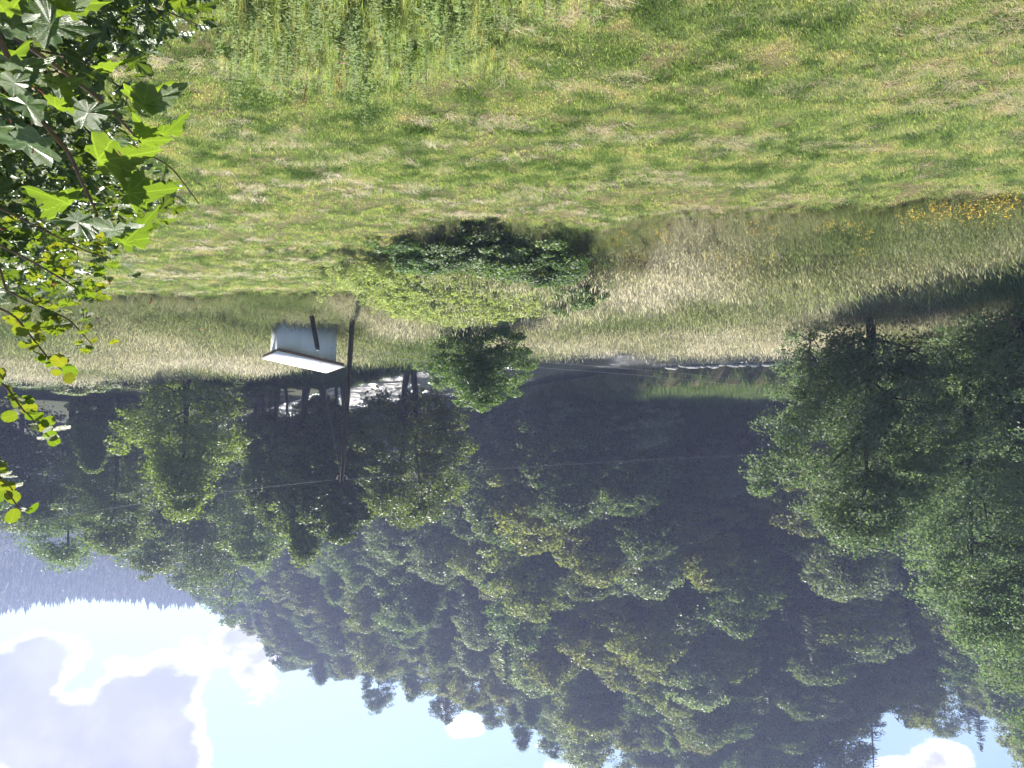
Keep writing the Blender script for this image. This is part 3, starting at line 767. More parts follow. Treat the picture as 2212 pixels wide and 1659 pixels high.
# ------------------------------------------------------------------ scattered ground cover (nobody could count it)
def scatter(name, P, rotz, scl, tint, variants, label, cat, tilt=None):
    P = np.asarray(P, np.float32)
    me = bpy.data.meshes.new(name); me.vertices.add(len(P)); me.vertices.foreach_set('co', P.ravel())
    n = len(P)
    rot = np.zeros((n, 3), np.float32); rot[:, 2] = rotz
    if tilt is not None: rot[:, :2] = tilt
    for nm, ty, arr, key in (('rot', 'FLOAT_VECTOR', rot, 'vector'), ('scl', 'FLOAT', np.asarray(scl, np.float32), 'value'), ('tint', 'FLOAT', np.asarray(tint, np.float32), 'value'),
                             ('pick', 'INT', rng.integers(0, len(variants), n).astype(np.int32), 'value')):
        at_ = me.attributes.new(nm, ty, 'POINT'); at_.data.foreach_set(key, arr.ravel())
    o = obj(name, me)
    col = bpy.data.collections.new(name + '_kinds')
    for i, v in enumerate(variants):
        vo = bpy.data.objects.new(name + '_kind', v); col.objects.link(vo)
    ng = bpy.data.node_groups.new(name, 'GeometryNodeTree')
    ng.interface.new_socket('Geometry', in_out='INPUT', socket_type='NodeSocketGeometry')
    ng.interface.new_socket('Geometry', in_out='OUTPUT', socket_type='NodeSocketGeometry')
    gi, go = ng.nodes.new('NodeGroupInput'), ng.nodes.new('NodeGroupOutput')
    ip = ng.nodes.new('GeometryNodeInstanceOnPoints'); ci = ng.nodes.new('GeometryNodeCollectionInfo')
    ci.inputs['Collection'].default_value = col; ci.inputs['Separate Children'].default_value = True; ci.inputs['Reset Children'].default_value = True
    def att(nm, ty):
        a = ng.nodes.new('GeometryNodeInputNamedAttribute'); a.data_type = ty; a.inputs['Name'].default_value = nm
        return a.outputs['Attribute']
    e2r = ng.nodes.new('FunctionNodeEulerToRotation')
    L = ng.links.new
    L(gi.outputs[0], ip.inputs['Points']); L(ci.outputs[0], ip.inputs['Instance']); ip.inputs['Pick Instance'].default_value = True
    L(att('pick', 'INT'), ip.inputs['Instance Index']); L(att('rot', 'FLOAT_VECTOR'), e2r.inputs[0]); L(e2r.outputs[0], ip.inputs['Rotation'])
    L(att('scl', 'FLOAT'), ip.inputs['Scale']); L(ip.outputs[0], go.inputs[0])
    md = o.modifiers.new('scatter', 'NODES'); md.node_group = ng
    tag(o, label, cat, None, 'stuff')
    return o
def blades(seed, n, h, spread, wd, bend, mat, flat=0.0, head=False, seg=2):
    rg = np.random.default_rng(seed); V = []; Q = []; T = []
    for i in range(n):
        a = rg.uniform(0, 6.28); r = spread * rg.uniform() ** .5
        b = np.array([r * math.cos(a), r * math.sin(a), -.02])
        hd = rg.uniform(0, 6.28); dv = np.array([math.cos(hd), math.sin(hd), 0]); sd = np.array([-dv[1], dv[0], 0]) * wd * rg.uniform(.6, 1.3)
        hh = h * rg.uniform(.45, 1.15); bd = bend * rg.uniform(.3, 1.4) * hh
        m1 = b + dv * bd * .3 + UP * hh * .55 * (1 - flat); tip = b + dv * bd + UP * hh * (1 - flat * .9)
        k = len(V)
        if not head:
            V += [b - sd, b + sd, m1 + sd * .8, m1 - sd * .8, tip]; Q.append((k, k + 1, k + 2, k + 3)); T.append((k + 3, k + 2, k + 4))
        else:
            V += [b - sd, b + sd, m1 + sd * .6, m1 - sd * .6, tip]; Q.append((k, k + 1, k + 2, k + 3)); T.append((k + 3, k + 2, k + 4))
            if rg.uniform() < head:
                k = len(V); e_ = (tip - m1) / np.linalg.norm(tip - m1); hl = h * rg.uniform(.10, .2); hs = unit(sd) * wd * 2.2
                V += [tip - e_ * hl * .3, tip + hs + e_ * hl * .3, tip + e_ * hl, tip - hs + e_ * hl * .3]; Q.append((k, k + 1, k + 2, k + 3))
    return mesh('tuft', V, Q, T, [mat])

gmow = grass_mat('mown_grass', [(0, (.05, .10, .025)), (.35, (.22, .30, .115)), (.6, (.34, .38, .20)), (.8, (.42, .37, .24)), (1, (.57, .47, .38))])
gtall = grass_mat('tall_grass', [(0, (.07, .12, .04)), (.3, (.16, .20, .07)), (.55, (.30, .295, .19)), (.8, (.45, .42, .34)), (1, (.58, .53, .46))], tcol=(1.15, 1.15, .95))
# mown meadow
def fan(n, y0, y1, pad=.72):
    """points spread evenly over the wedge of meadow in front"""
    u = rng.uniform(size=n); Y = np.sqrt(y0 ** 2 + (y1 ** 2 - y0 ** 2) * u); X = rng.uniform(-pad, pad, n) * Y
    return X, Y
X1, Y1 = fan(80000, 8.2, 33); X2, Y2 = fan(40000, 8.2, 18)
X, Y = np.concatenate([X1, X2]), np.concatenate([Y1, Y2])
k_ = Y < mown_edge(X) + .3
X, Y = X[k_], Y[k_]
Z = terrain(X, Y)
mowl = fbm((X * .35 + Y * .12) * 1.0, (Y - .18 * X) * 1.5, 41, 4)
fine = vnoise(X * 3.1, Y * 4.2, 43)
tint = np.clip(.345 + .65 * (mowl - .5) + .95 * (fine - .5) + rng.normal(0, .15, len(X)), .02, .98)
k_ = rng.uniform(size=len(X)) < .25 + .75 * sstep(.28, .42, vnoise(X * 2.3 + 5, Y * 2.9, 44) * .6 + fbm(X * .9, Y * 1.1, 45) * .4)
X, Y, Z, tint = X[k_], Y[k_], Z[k_], tint[k_]
size = .085 * (.6 + .9 * fbm(X * .8, Y * .8, 47, 2)) * rng.uniform(.7, 1.35, len(X)) * np.where(tint > .75, .6, 1.0)
scatter('mown_grass', np.stack([X, Y, Z], 1), rng.uniform(0, 6.28, len(X)), size / .085, tint, [blades(800 + i, 24, .07, .10, .004, .8, gmow) for i in range(5)], 'short mown meadow grass, fresh green with dry streaks', 'grass')
# cut dry hay lying in streaks
X, Y = fan(30000, 8.2, 32)
m_ = fbm(X * .45 + Y * .12, (Y - .18 * X) * 1.9, 41, 4) + .25 * (vnoise(X * 2, Y * 3.5, 51) - .5)
m_ = .55 * m_ + .45 * fbm(X * 1.1 + Y * .3, Y * 2.6 - .4 * X, 53, 3)
k_ = (m_ > .585) & (Y < mown_edge(X) - .2)
X, Y = X[k_], Y[k_]
scatter('cut_hay', np.stack([X, Y, terrain(X, Y) + .035], 1), rng.uniform(0, 6.28, len(X)), rng.uniform(.7, 1.5, len(X)), np.clip(rng.normal(.86, .1, len(X)), .55, 1), [blades(820 + i, 16, .15, .09, .003, 1.5, gmow, flat=.8) for i in range(4)], 'dry cut hay lying in streaks on the mown meadow', 'hay')
# taller fresh clumps in the meadow
X, Y = fan(9000, 8.5, 32); k_ = (fbm(X * .8, Y * 1.1, 61) > .52) & (Y < mown_edge(X)); X, Y = X[k_], Y[k_]
scatter('grass_clumps', np.stack([X, Y, terrain(X, Y)], 1), rng.uniform(0, 6.28, len(X)), rng.uniform(.35, .8, len(X)) ** 1.2, np.clip(rng.normal(.36, .12, len(X)), .05, .6), [blades(830 + i, 22, .20, .07, .007, .6, gmow) for i in range(4)], 'taller fresh green clumps in the mown meadow', 'grass')
# tall unmown grass
X1, Y1 = fan(34000, 17, 48, .70); X2, Y2 = fan(30000, 30, 66, .68); X3, Y3 = fan(9000, 17, 34, .70)
X, Y = np.concatenate([X1, X2, X3]), np.concatenate([Y1, Y2, Y3])
rd = river_d(X, Y)
lim = np.where(X > 3, np.interp(X, [3, 8, 12, 18, 30], [42.5, 43.5, 46, 52, 56]), np.interp(X, [-45, -22, -12, 0, 3], [35.5, 38.5, 40, 41.8, 42.5]) + 1.2 * (vnoise(X * .5, Y * 0, 83) - .5))
near_side = Y < np.interp(X, RIVS[:40, 0], RIVS[:40, 1]) + np.where(X > 0, 40, 0)
sx_, sy_ = X - sh.location.x, Y - sh.location.y
uu = sx_ * dl[0] + sy_ * dl[1]; vv = sx_ * ds[0] + sy_ * ds[1]
inshed = (uu > -.15) & (uu < LL + .15) & (vv > -.12) & (vv < LS + .2)
onmound = ((X - 1.6) / 3.3) ** 2 + ((Y - 27.6) / 2.7) ** 2 < 1
k_ = (Y > mown_edge(X) - .15) & (rng.uniform(size=len(X)) > .88 * onmound) & (rd > HW + .6) & near_side & (Y < lim) & ~inshed
X, Y, rd = X[k_], Y[k_], rd[k_]
pat = fbm(X * .22, Y * .16, 71, 3)
tint = np.clip(.52 + 1.3 * (pat - .5) + .20 * sstep(34, 44, Y) * (X < 3) + .14 * (X > 4) - .32 * (np.abs(X - .8) < 5) * (Y < 24.5) - .25 * sstep(-8, -16, X) * (1 - sstep(24, 30, Y)) + rng.normal(0, .09, len(X)), .03, 1)
ht = np.where((np.abs(X - .8) < 5) & (Y < 24), .6, 1.0) * (.45 + .55 * sstep(0, 4, Y - mown_edge(X))) * (.7 + .5 * fbm(X * .4, Y * .4, 75, 2)) * rng.uniform(.7, 1.3, len(X)) * .95 * np.where(np.hypot(X - sh.location.x + 1.0, Y - 33.5) < 3.2, .6, 1.0) * (1 - .35 * (1 - sstep(HW + .6, HW + 3.5, rd)))
tb = np.clip(rng.normal(0, .10, (len(X), 2)), -.25, .25)
scatter('tall_grass', np.stack([X, Y, terrain(X, Y)], 1), rng.uniform(0, 6.28, len(X)), ht, tint, [blades(840 + i, 34, .95, .20, .0055, .45, gtall, head=.6) for i in range(6)], 'tall pale seeding grass between the mown meadow and the river', 'grass', tb)
# pale bright herbs before the lone bush
Yp = rng.normal(27.2, 1.7, 2300); Xp = rng.normal(1.3, 1.75, 2300) + .35 * (27.2 - Yp)
k_ = (Yp > 24.2) & (Yp < 31.2); Xp, Yp = Xp[k_], Yp[k_]
scatter('pale_herbs', np.stack([Xp, Yp, terrain(Xp, Yp)], 1), rng.uniform(0, 6.28, len(Xp)), rng.uniform(.6, 1.25, len(Xp)), rng.uniform(.35, .7, len(Xp)),
        [tree_proto(860 + i, .75, .28, .2, 'dome', 14, 12, .09, .055, M['leaf_pale'], limbs=5, r0=.008)[1] for i in range(3)], 'pale yellow-green herbs in front of the lone bush', 'herbs')
# grass on the far bank below the wood
X, Y = fan(22000, 58, 106, .62); k_ = (X / Y < .16) & (river_d(X, Y) > HW + .1) & (Y > np.interp(X, RIVS[:, 0], RIVS[:, 1])) & (Y < np.interp(X / Y, XR, FOOT) + 10); X, Y = X[k_], Y[k_]
scatter('far_bank_grass', np.stack([X, Y, terrain(X, Y)], 1), rng.uniform(0, 6.28, len(X)), rng.uniform(.6, 1.1, len(X)), np.clip(rng.normal(.08, .07, len(X)), 0, .3), [blades(850 + i, 22, .8, .4, .02, .5, gtall) for i in range(3)], 'dark green grass on the far bank below the wood', 'grass')
# yellow flowers
mfl = leaf_mat('yellow_petal', (.62, .42, .03), (.72, .52, .06), trans=.3, obj_var=.1, tcol=(1.1, 1, .5))
def flower_tuft(seed):
    rg = np.random.default_rng(seed)
    P = np.column_stack([rg.normal(0, .16, (9, 2)), rg.uniform(.6, .95, 9)])
    P = np.repeat(P, 5, 0) + rg.normal(0, .05, (45, 3)); V, Q = leaf_quads(P, np.tile(UP, (45, 1)) + rg.normal(0, .4, (45, 3)), .03, rg, .9)
    return mesh('flowers', V, Q, mats=[mfl])
FL = []
for (xa, xb, ya, yb, n) in ((1950, 2060, 454, 470, 6), (2030, 2130, 447, 460, 8), (2130, 2225, 425, 448, 6), (205, 330, 740, 768, 60), (340, 420, 738, 760, 25), (235, 440, 722, 735, 25), (1300, 1900, 480, 560, 16)):
    for _ in range(n):
        x, y = rng.uniform(xa, xb), rng.uniform(ya, yb); d = ray(x, y); Yd = (.75 - CAM.z) / d.z * d.y
        FL.append((d.x / d.y * Yd, Yd))
FL = np.array(FL)
scatter('yellow_flowers', np.stack([FL[:, 0], FL[:, 1], terrain(FL[:, 0], FL[:, 1])], 1), rng.uniform(0, 6.28, len(FL)), rng.uniform(.8, 1.15, len(FL)), np.zeros(len(FL)), [flower_tuft(880 + i) for i in range(3)], 'yellow flowers in drifts through the tall grass', 'flowers')

# ------------------------------------------------------------------ tall weeds on the near slope
mstem = plain('weed_stem', (.10, .12, .04), .6, .4)
M['leaf_weed'] = leaf_mat('leaf_weed', (.12, .19, .04), (.20, .27, .07), trans=.5, rough=.6, spec=.2, obj_var=.3)
M['leaf_dock'] = leaf_mat('leaf_dock', (.16, .07, .04), (.22, .11, .06), trans=.3, obj_var=.2)
def weed_proto(seed, h, leaf, pairs, mat, spike=False):
    rg = np.random.default_rng(seed); st = MB()
    bx, by = rg.normal(0, .06, 2)
    st.tube([(0, 0, -.05), (bx * .4, by * .4, h * .5), (bx, by, h)], [.007, .005, .002], 4)
    c = []; n = []
    V = []; 
    for i in range(pairs):
        f = .12 + .86 * i / pairs; a = rg.uniform(0, 6.28) 
        for s in (0, math.pi, math.pi / 2):
            if rg.uniform() < .3: continue
            d = np.array([math.cos(a + s), math.sin(a + s), 0]); L = leaf * (1.25 - .7 * f) * rg.uniform(.5, 1.5)
            p0 = np.array([bx * f, by * f, h * f]); dr = d + UP * rg.uniform(-.35, .45); sd = np.cross(dr, UP); sd = sd / np.linalg.norm(sd) * L * .24
            V += [p0, p0 + dr * L * .45 + sd, p0 + dr * L - UP * L * .15, p0 + dr * L * .45 - sd]
    if spike:
        for k in range(60):
            z = h * rg.uniform(.7, 1.12); q = np.array([bx * .9 + rg.normal(0, .03), by * .9 + rg.normal(0, .03), z]); d = rg.normal(size=3) * .015
            V += [q, q + d, q + d + UP * .02, q + UP * .02 - d * .5]
    V = np.array(V); return st.mesh('stem', [mstem], True), mesh('foliage', V, np.arange(len(V)).reshape(-1, 4), mats=[mat])
weeds = [weed_proto(900 + i, .7 + .14 * i, .075 + .015 * (i % 3), 13, M['leaf_weed']) for i in range(4)] + [weed_proto(910, .95, .14, 6, M['leaf_dock'], True)]
WP = []
rg = np.random.default_rng(91)
while len(WP) < 460:
    x, y = rg.uniform(440, 1300), rg.uniform(-60, 215)
    keep = (1.0 if vnoise(np.array([x / 50]), np.array([y / 60]), 8)[0] > .42 else .25) if (470 < x < 1080 and y < 190 - .0005 * (x - 740) ** 2) else (.35 if y < 45 else 0)
    if rg.uniform() > keep: continue
    d = ray(x, y)
    Yd = 10.5
    for _ in range(12): Yd = (tz(d.x / d.y * Yd, Yd) + .25 - CAM.z) / d.z * d.y * .5 + Yd * .5
    WP.append((d.x / d.y * Yd, Yd, x, y))
side = ['among the weeds at the bottom of the slope']
for i, (X_, Y_, x, y) in enumerate(WP[:90]):
    dock = (480 < x < 760 and 110 < y < 200 and i % 3 == 0)
    pr = weeds[4] if dock else weeds[i % 4]
    place('dock_plant' if dock else 'weed_plant', pr, (X_, Y_, tz(X_, Y_)), i * 2.1, rg.uniform(.4, .85),
          'reddish seeding dock stalk among the weeds at the foot of the slope' if dock else 'tall leafy green weed in the patch at the foot of the slope', 'weed',
          'dock stalks in the weed patch' if dock else 'tall weeds in the patch', ('stem', 'foliage')).children[1]['kind'] = 'stuff'
Wr = np.array([q[:2] for q in WP[90:]])
scatter('weed_cover', np.stack([Wr[:, 0], Wr[:, 1], terrain(Wr[:, 0], Wr[:, 1])], 1), rng.uniform(0, 6.28, len(Wr)), rng.uniform(.5, 1.0, len(Wr)), np.zeros(len(Wr)), [q[1] for q in weeds[:4]], 'lower weeds covering the ground of the weed patch', 'weeds')

Xg, Yg = Wr[:, 0].repeat(3) + rng.normal(0, .25, 3 * len(Wr)), Wr[:, 1].repeat(3) + rng.normal(0, .25, 3 * len(Wr))
scatter('weed_patch_grass', np.stack([Xg, Yg, terrain(Xg, Yg)], 1), rng.uniform(0, 6.28, len(Xg)), rng.uniform(.22, .55, len(Xg)), np.clip(rng.normal(.45, .2, len(Xg)), 0, 1), [blades(870 + i, 20, .8, .14, .006, .5, gmow) for i in range(4)], 'unmown grass mixed into the weed patch', 'grass')

X, Y = fan(14000, 36, 50, .70); rd = river_d(X, Y)
k_ = (X < 3.5) & (rd > HW - .2) & (Y < np.interp(X, RIVS[:, 0], RIVS[:, 1])) & (Y > np.interp(X, [-45, -22, -12, 0, 3], [35.5, 38.5, 40, 41.8, 42.5]) - .6); X, Y = X[k_], Y[k_]
scatter('verge_grass', np.stack([X, Y, terrain(X, Y)], 1), rng.uniform(0, 6.28, len(X)), rng.uniform(.2, .42, len(X)), np.clip(rng.normal(.2, .1, len(X)), 0, .5), [blades(875 + i, 24, .8, .3, .012, .5, gtall) for i in range(3)], 'short green verge grass at the edge of the river bank', 'grass')
# dark lower grass on the bank terrace between the pale grass and the water
X, Y = fan(16000, 40, 66, .62); rd = river_d(X, Y)
k_ = (X > 2) & (rd > HW + .5) & (Y > np.interp(X, [3, 8, 12, 18, 30], [42.5, 43.5, 46, 52, 56]) - .5) & (Y < np.interp(X, RIVS[:, 0], RIVS[:, 1]) - 3)
X, Y = X[k_], Y[k_]
scatter('bank_grass', np.stack([X, Y, terrain(X, Y)], 1), rng.uniform(0, 6.28, len(X)), rng.uniform(.45, .8, len(X)), np.clip(rng.normal(.08, .07, len(X)), 0, .3), [blades(855 + i, 24, .8, .28, .012, .5, gtall) for i in range(3)], 'dark green grass on the river bank terrace behind the pale grass', 'grass')

# ------------------------------------------------------------------ far mountains with their woods
MXR = np.array([.25, .34, .37, .40, .44, .50, .55, .58, .64, .75, 1.0])
MTY = np.array([1290, 1300, 1306, 1308, 1308, 1296, 1300, 1312, 1332, 1338, 1340])
_mt = np.array([tanel(1106 - FD * a, y) for a, y in zip(MXR, MTY)])
RM = 530.0
mxs = np.linspace(100, 540, 70); mys = np.linspace(300, 600, 44)
MX, MY = np.meshgrid(mxs, mys)
def mountain(x, y):
    a = x / y
    top = CAM.z + np.interp(a, MXR, _mt) * RM - 6 + 5 * (fbm(a * 60, a * 0, 95, 3) - .5)
    s_ = np.clip((y - 315) / (RM - 315), 0, 1)
    front = np.clip(1 - np.abs(y - 420) / 105, 0, 1) * 24 * sstep(.36, .42, a) * (1 - sstep(.52, .60, a))
    back = np.clip((y - RM) / 70, 0, 1)
    rough = 11 * (fbm(x * .02, y * .02, 91, 3) - .5) * 2.6 * s_ * (1 - s_) * 4
    return np.maximum(top * s_ ** 1.1 * (1 - .3 * back) + front * .55 + rough, -4)
MZ = mountain(MX, MY)
ii = np.arange(MX.size).reshape(MX.shape)
hm = plain('hill_ground', (.05, .065, .03), .95, .1, .05, (.035, .045, .025))
tag(obj('hills', mesh('hills', np.stack([MX, MY, MZ], -1), np.stack([ii[:-1, :-1], ii[:-1, 1:], ii[1:, 1:], ii[1:, :-1]], -1).reshape(-1, 4), mats=[hm], smooth=True)), kind='structure')
def far_conifer(seed):
    rg = np.random.default_rng(seed); V = []; T = []
    for l in range(6):
        f = l / 6; r = 2.7 * (1 - f) + .25; z = 1.5 + 10.5 * f; k0 = len(V); V.append((0, 0, z + 3.2))
        for k in range(9):
            a = k * 6.283 / 9 + rg.uniform(-.2, .2); rr = r * rg.uniform(.65, 1.2); V.append((rr * math.cos(a), rr * math.sin(a), z + rg.uniform(-.5, .3)))
        T += [(k0, k0 + 1 + k, k0 + 1 + (k + 1) % 9) for k in range(9)]
    return mesh('conifer', V, None, T, [M['needle']])
a_ = rng.uniform(.26, .80, 14000); Yf = rng.uniform(330, 548, 14000); Xf = a_ * Yf
k_ = mountain(Xf, Yf) > 1; Xf, Yf = Xf[k_], Yf[k_]
scatter('distant_forest', np.stack([Xf, Yf, mountain(Xf, Yf) - .5], 1), rng.uniform(0, 6.28, len(Xf)), rng.uniform(.24, .72, len(Xf)) * np.where(rng.uniform(size=len(Xf)) < .15, 1.25, 1.0), np.zeros(len(Xf)), [far_conifer(950 + i) for i in range(3)], 'hazy conifer woods covering the far mountains', 'forest')

# ------------------------------------------------------------------ near shrubs on the right side of the place: maple, oak, aspen shoots
def outline_leaf(name, pts, mat, cup=.10, droop=.16):
    """a leaf blade from its half outline (x across, y along, petiole at the origin), folded along the midrib"""
    P = [(x, y) for x, y in pts]; full = P + [(-x, y) for x, y in reversed(P) if x > 1e-6]
    n = len(full); L = max(y for _, y in P)
    def lift(x, y): return cup * abs(x) - droop * (y / L) ** 2 * L * .5 - .10 * x * x / L
    V = [(0, L * .30, lift(0, L * .3))] + [(x, y, lift(x, y) + rng.normal(0, .028)) for x, y in full]
    T = [(0, 1 + (i + 1) % n, 1 + i) for i in range(n)]
    return mesh(name, V, None, T, [mat])
def blade_mat(name, a, b, trans, rough, spec, vein=()):
    m, t, o = new_mat(name)
    oi = N(t, 'ShaderNodeObjectInfo'); tc = N(t, 'ShaderNodeTexCoord')
    c = mixc(t, oi.outputs['Random'], a, b)
    n = N(t, 'ShaderNodeTexNoise'); n.inputs['Scale'].default_value = 35; n.inputs['Detail'].default_value = 4
    t.links.new(tc.outputs['Object'], n.inputs['Vector'])
    c = mixc(t, maprange(t, n.outputs['Fac'], .4, .75, 0, .35), c, tuple(q * .55 for q in a))
    sx = N(t, 'ShaderNodeSeparateXYZ'); t.links.new(tc.outputs['Object'], sx.inputs[0])
    ax = math_n(t, 'ABSOLUTE', sx.outputs['X']); vd = ax
    for th in vein:
        l = math_n(t, 'ABSOLUTE', math_n(t, 'SUBTRACT', math_n(t, 'MULTIPLY', ax, math.cos(th)), math_n(t, 'MULTIPLY', sx.outputs['Y'], math.sin(th))))
        vd = math_n(t, 'MINIMUM', vd, l)
    c = mixc(t, maprange(t, vd, .006, .018, .28, 0), c, tuple(min(1, q * 2.2) for q in b))
    wv = N(t, 'ShaderNodeTexWave'); wv.inputs['Scale'].default_value = 14; wv.inputs['Distortion'].default_value = 3
    t.links.new(tc.outputs['Object'], wv.inputs['Vector'])
    bp = N(t, 'ShaderNodeBump'); bp.inputs['Strength'].default_value = .35; bp.inputs['Distance'].default_value = .006
    t.links.new(wv.outputs['Fac'], bp.inputs['Height'])
    p = N(t, 'ShaderNodeBsdfPrincipled'); p.inputs['Roughness'].default_value = rough; p.inputs['Specular IOR Level'].default_value = spec
    t.links.new(c, p.inputs['Base Color']); t.links.new(bp.outputs[0], p.inputs['Normal'])
    tr = N(t, 'ShaderNodeBsdfTranslucent'); t.links.new(mixc(t, 1.0, c, (2.1, 1.8, .5), 'MULTIPLY'), tr.inputs[0])
    mx = N(t, 'ShaderNodeMixShader'); mx.inputs[0].default_value = trans
    t.links.new(p.outputs[0], mx.inputs[1]); t.links.new(tr.outputs[0], mx.inputs[2]); t.links.new(mx.outputs[0], o.inputs[0])
    return m
m_maple = blade_mat('maple_leaf', (.07, .13, .035), (.10, .17, .045), .50, .34, .6, (.75, 1.35))
m_oak = blade_mat('oak_leaf', (.045, .09, .025), (.09, .15, .04), .42, .34, .6)
m_aspen = blade_mat('aspen_leaf', (.07, .14, .03), (.14, .17, .03), .46, .45, .4)
m_pet = plain('petiole_red', (.42, .10, .05), .5, .4)
MAPLE = [(.0, .0), (.10, -.06), (.22, -.10), (.30, -.04), (.27, .05), (.36, .06), (.50, .12), (.40, .20), (.46, .30), (.33, .31), (.28, .42), (.16, .40), (.20, .55), (.12, .62), (.13, .72), (.05, .82), (0, .98)]
OAK = [(.0, .0), (.05, .08), (.12, .12), (.08, .20), (.20, .27), (.22, .33), (.11, .40), (.26, .48), (.27, .56), (.13, .61), (.24, .70), (.22, .78), (.12, .82), (.12, .92), (0, 1.0)]
ROUND = [(0, 0)] + [(.46 * math.sin(q * 3.14159 / 16 * .98) ** .75 * (1.0 if q % 2 else .90), .49 - .49 * math.cos(q * 3.14159 / 16)) for q in range(1, 16)] + [(0, 1.0)]
LEAVES = {'maple': [outline_leaf('maple_leaf', [(x, y) for x, y in MAPLE], m_maple, c, d) for c, d in ((.08, .2), (.22, .35), (-.08, .1))],
          'oak': [outline_leaf('oak_leaf', OAK, m_oak, c, d) for c, d in ((.1, .2), (.3, .35), (-.1, .1))],
          'lobed': [outline_leaf('lobed_leaf', [(x * 1.45, y) for x, y in OAK], m_aspen, c, d) for c, d in ((.1, .2), (.3, .35), (-.1, .1))],
          'round': [outline_leaf('round_leaf', ROUND, m_aspen, c, d) for c, d in ((.1, .15), (.3, .35), (-.1, .1))]}
def basis(n, d):
    n = Vector(n).normalized(); d = Vector(d); y = (d - n * d.dot(n)).normalized(); x = y.cross(n)
    return Matrix((x, y, n)).transposed()
def put_leaf(parent, kind, P, n, d, size, var=None):
    o = obj('leaf', LEAVES[kind][rng.integers(3) if var is None else var], parent)
    m = basis(n, d).to_4x4() @ Matrix.Scale(size, 4); m.translation = Vector(P) - parent.location
    o.matrix_local = m
    return o
# maple sapling: stems and leaves where the photograph shows them
MY_ = 2.3
mroot = at(-330, -250, MY_); mroot.z = tz(mroot.x, MY_)
maple = empty('maple_sapling', mroot)
tag(maple, 'maple sapling with big lobed leaves and red leaf stalks in the near corner', 'sapling')
def stem(parent, pix, Ys, r0, r1, mat, root=None):
    P = [np.array(at(x, y, Yv)) for (x, y), Yv in zip(pix, Ys)]
    if root is not None: P = [np.array(root)] + P
    P = np.array(P) - np.array(parent.location)
    k = np.linspace(0, 1, 5 * len(P)); i_ = np.arange(len(P)) / (len(P) - 1)
    S = np.stack([np.interp(k, i_, P[:, a]) for a in range(3)], 1)
    S[1:-1] = (S[:-2] + S[1:-1] + S[2:]) / 3
    mb = MB(); mb.tube(S, np.linspace(r0, r1, len(S)), 6)
    o_ = obj('stem', mb.mesh('stem', [mat], True), parent); STEMS.append(S + np.array(parent.location))
    return o_
STEMS = []
stem(maple, [(-40, 0), (30, 150), (60, 220), (110, 285), (150, 330), (175, 390), (205, 450), (218, 490)], [2.2, 2.2, 2.2, 2.2, 2.2, 2.25, 2.3, 2.3], .010, .0035, M['twig'], mroot)
stem(maple, [(-60, 20), (60, 100), (125, 145), (225, 222), (270, 270), (305, 310)], [2.4, 2.35, 2.3, 2.3, 2.3, 2.35], .009, .003, M['twig'], mroot)
MSTEM = np.concatenate([np.stack([np.interp(np.linspace(0, 1, 200), np.linspace(0, 1, len(q)), q[:, k]) for k in range(3)], 1) for q in STEMS]); THRU = (.25, .80, .50); GLOSS = (-.05, -.25, 1.0)
ML = [ # base x, y; tip x, y; size m; facing; depth
    (205, 148, 285, 180, .15, 't', 2.25), (285, 212, 350, 200, .16, 't', 2.3), (310, 225, 385, 232, .17, 'g', 2.3), (350, 290, 412, 258, .13, 't', 2.3), (330, 293, 300, 300, .12, 't', 2.35),
    (212, 347, 285, 338, .20, 't', 2.2), (108, 318, 25, 340, .20, 'g', 2.15), (150, 437, 45, 432, .16, 't', 2.2), (275, 418, 385, 425, .17, 't', 2.25), (112, 190, 155, 205, .12, 'g', 2.2),
    (95, 235, 25, 245, .15, 'g', 2.15), (120, 232, 155, 228, .10, 't', 2.2), (158, 250, 235, 268, .15, 'g', 2.25), (225, 240, 180, 235, .13, 'g', 2.3), (60, 45, 120, 110, .20, 'g', 2.2),
    (90, 10, 175, 10, .20, 't', 2.25), (10, 30, 45, 10, .15, 't', 2.2), (0, 65, 60, 62, .15, 'g', 2.2), (20, 150, 85, 175, .16, 'g', 2.1), (0, 130, 45, 140, .12, 't', 2.2),
    (120, 35, 175, 50, .15, 'g', 2.3), (5, 185, 50, 195, .14, 'g', 2.15), (15, 285, -20, 310, .15, 'g', 2.15), (220, 500, 285, 515, .15, 'g', 2.3), (265, 525, 330, 495, .17, 't', 2.35),
    (200, 480, 170, 520, .14, 'g', 2.3), (300, 305, 345, 312, .12, 't', 2.35), (270, 320, 240, 330, .12, 'g', 2.3)]
for i, (bx_, by_, tx_, ty_, sz, fc, Yv) in enumerate(ML):
    B_ = at(bx_, by_, Yv); T_ = at(tx_, ty_, Yv + (.06 if fc == 't' else -.03)); d = T_ - B_
    n = Vector(THRU if fc == 't' else GLOSS) + Vector(rng.normal(0, .16, 3))
    lf = put_leaf(maple, 'maple', B_, n, d, sz, i % 3)
    dist = np.linalg.norm(MSTEM - np.array(B_), axis=1); Sx = MSTEM[dist.argmin()] if dist.min() < .22 else np.array(B_ - d.normalized() * .10 - Vector((0, 0, .03)))
    inv = (Matrix.Translation(maple.location) @ lf.matrix_local).inverted()
    mid = (Vector(Sx) + B_) / 2 - Vector((0, 0, .012)) ; q_ = [inv @ Vector(Sx), inv @ mid, inv @ B_, inv @ (B_ + d.normalized() * .01)]
    mb = MB(); mb.tube([tuple(v) for v in q_], np.array([.0022, .0018, .0016, .0008]) / sz, 5)
    obj('petiole', mb.mesh('petiole', [m_pet], True), lf)
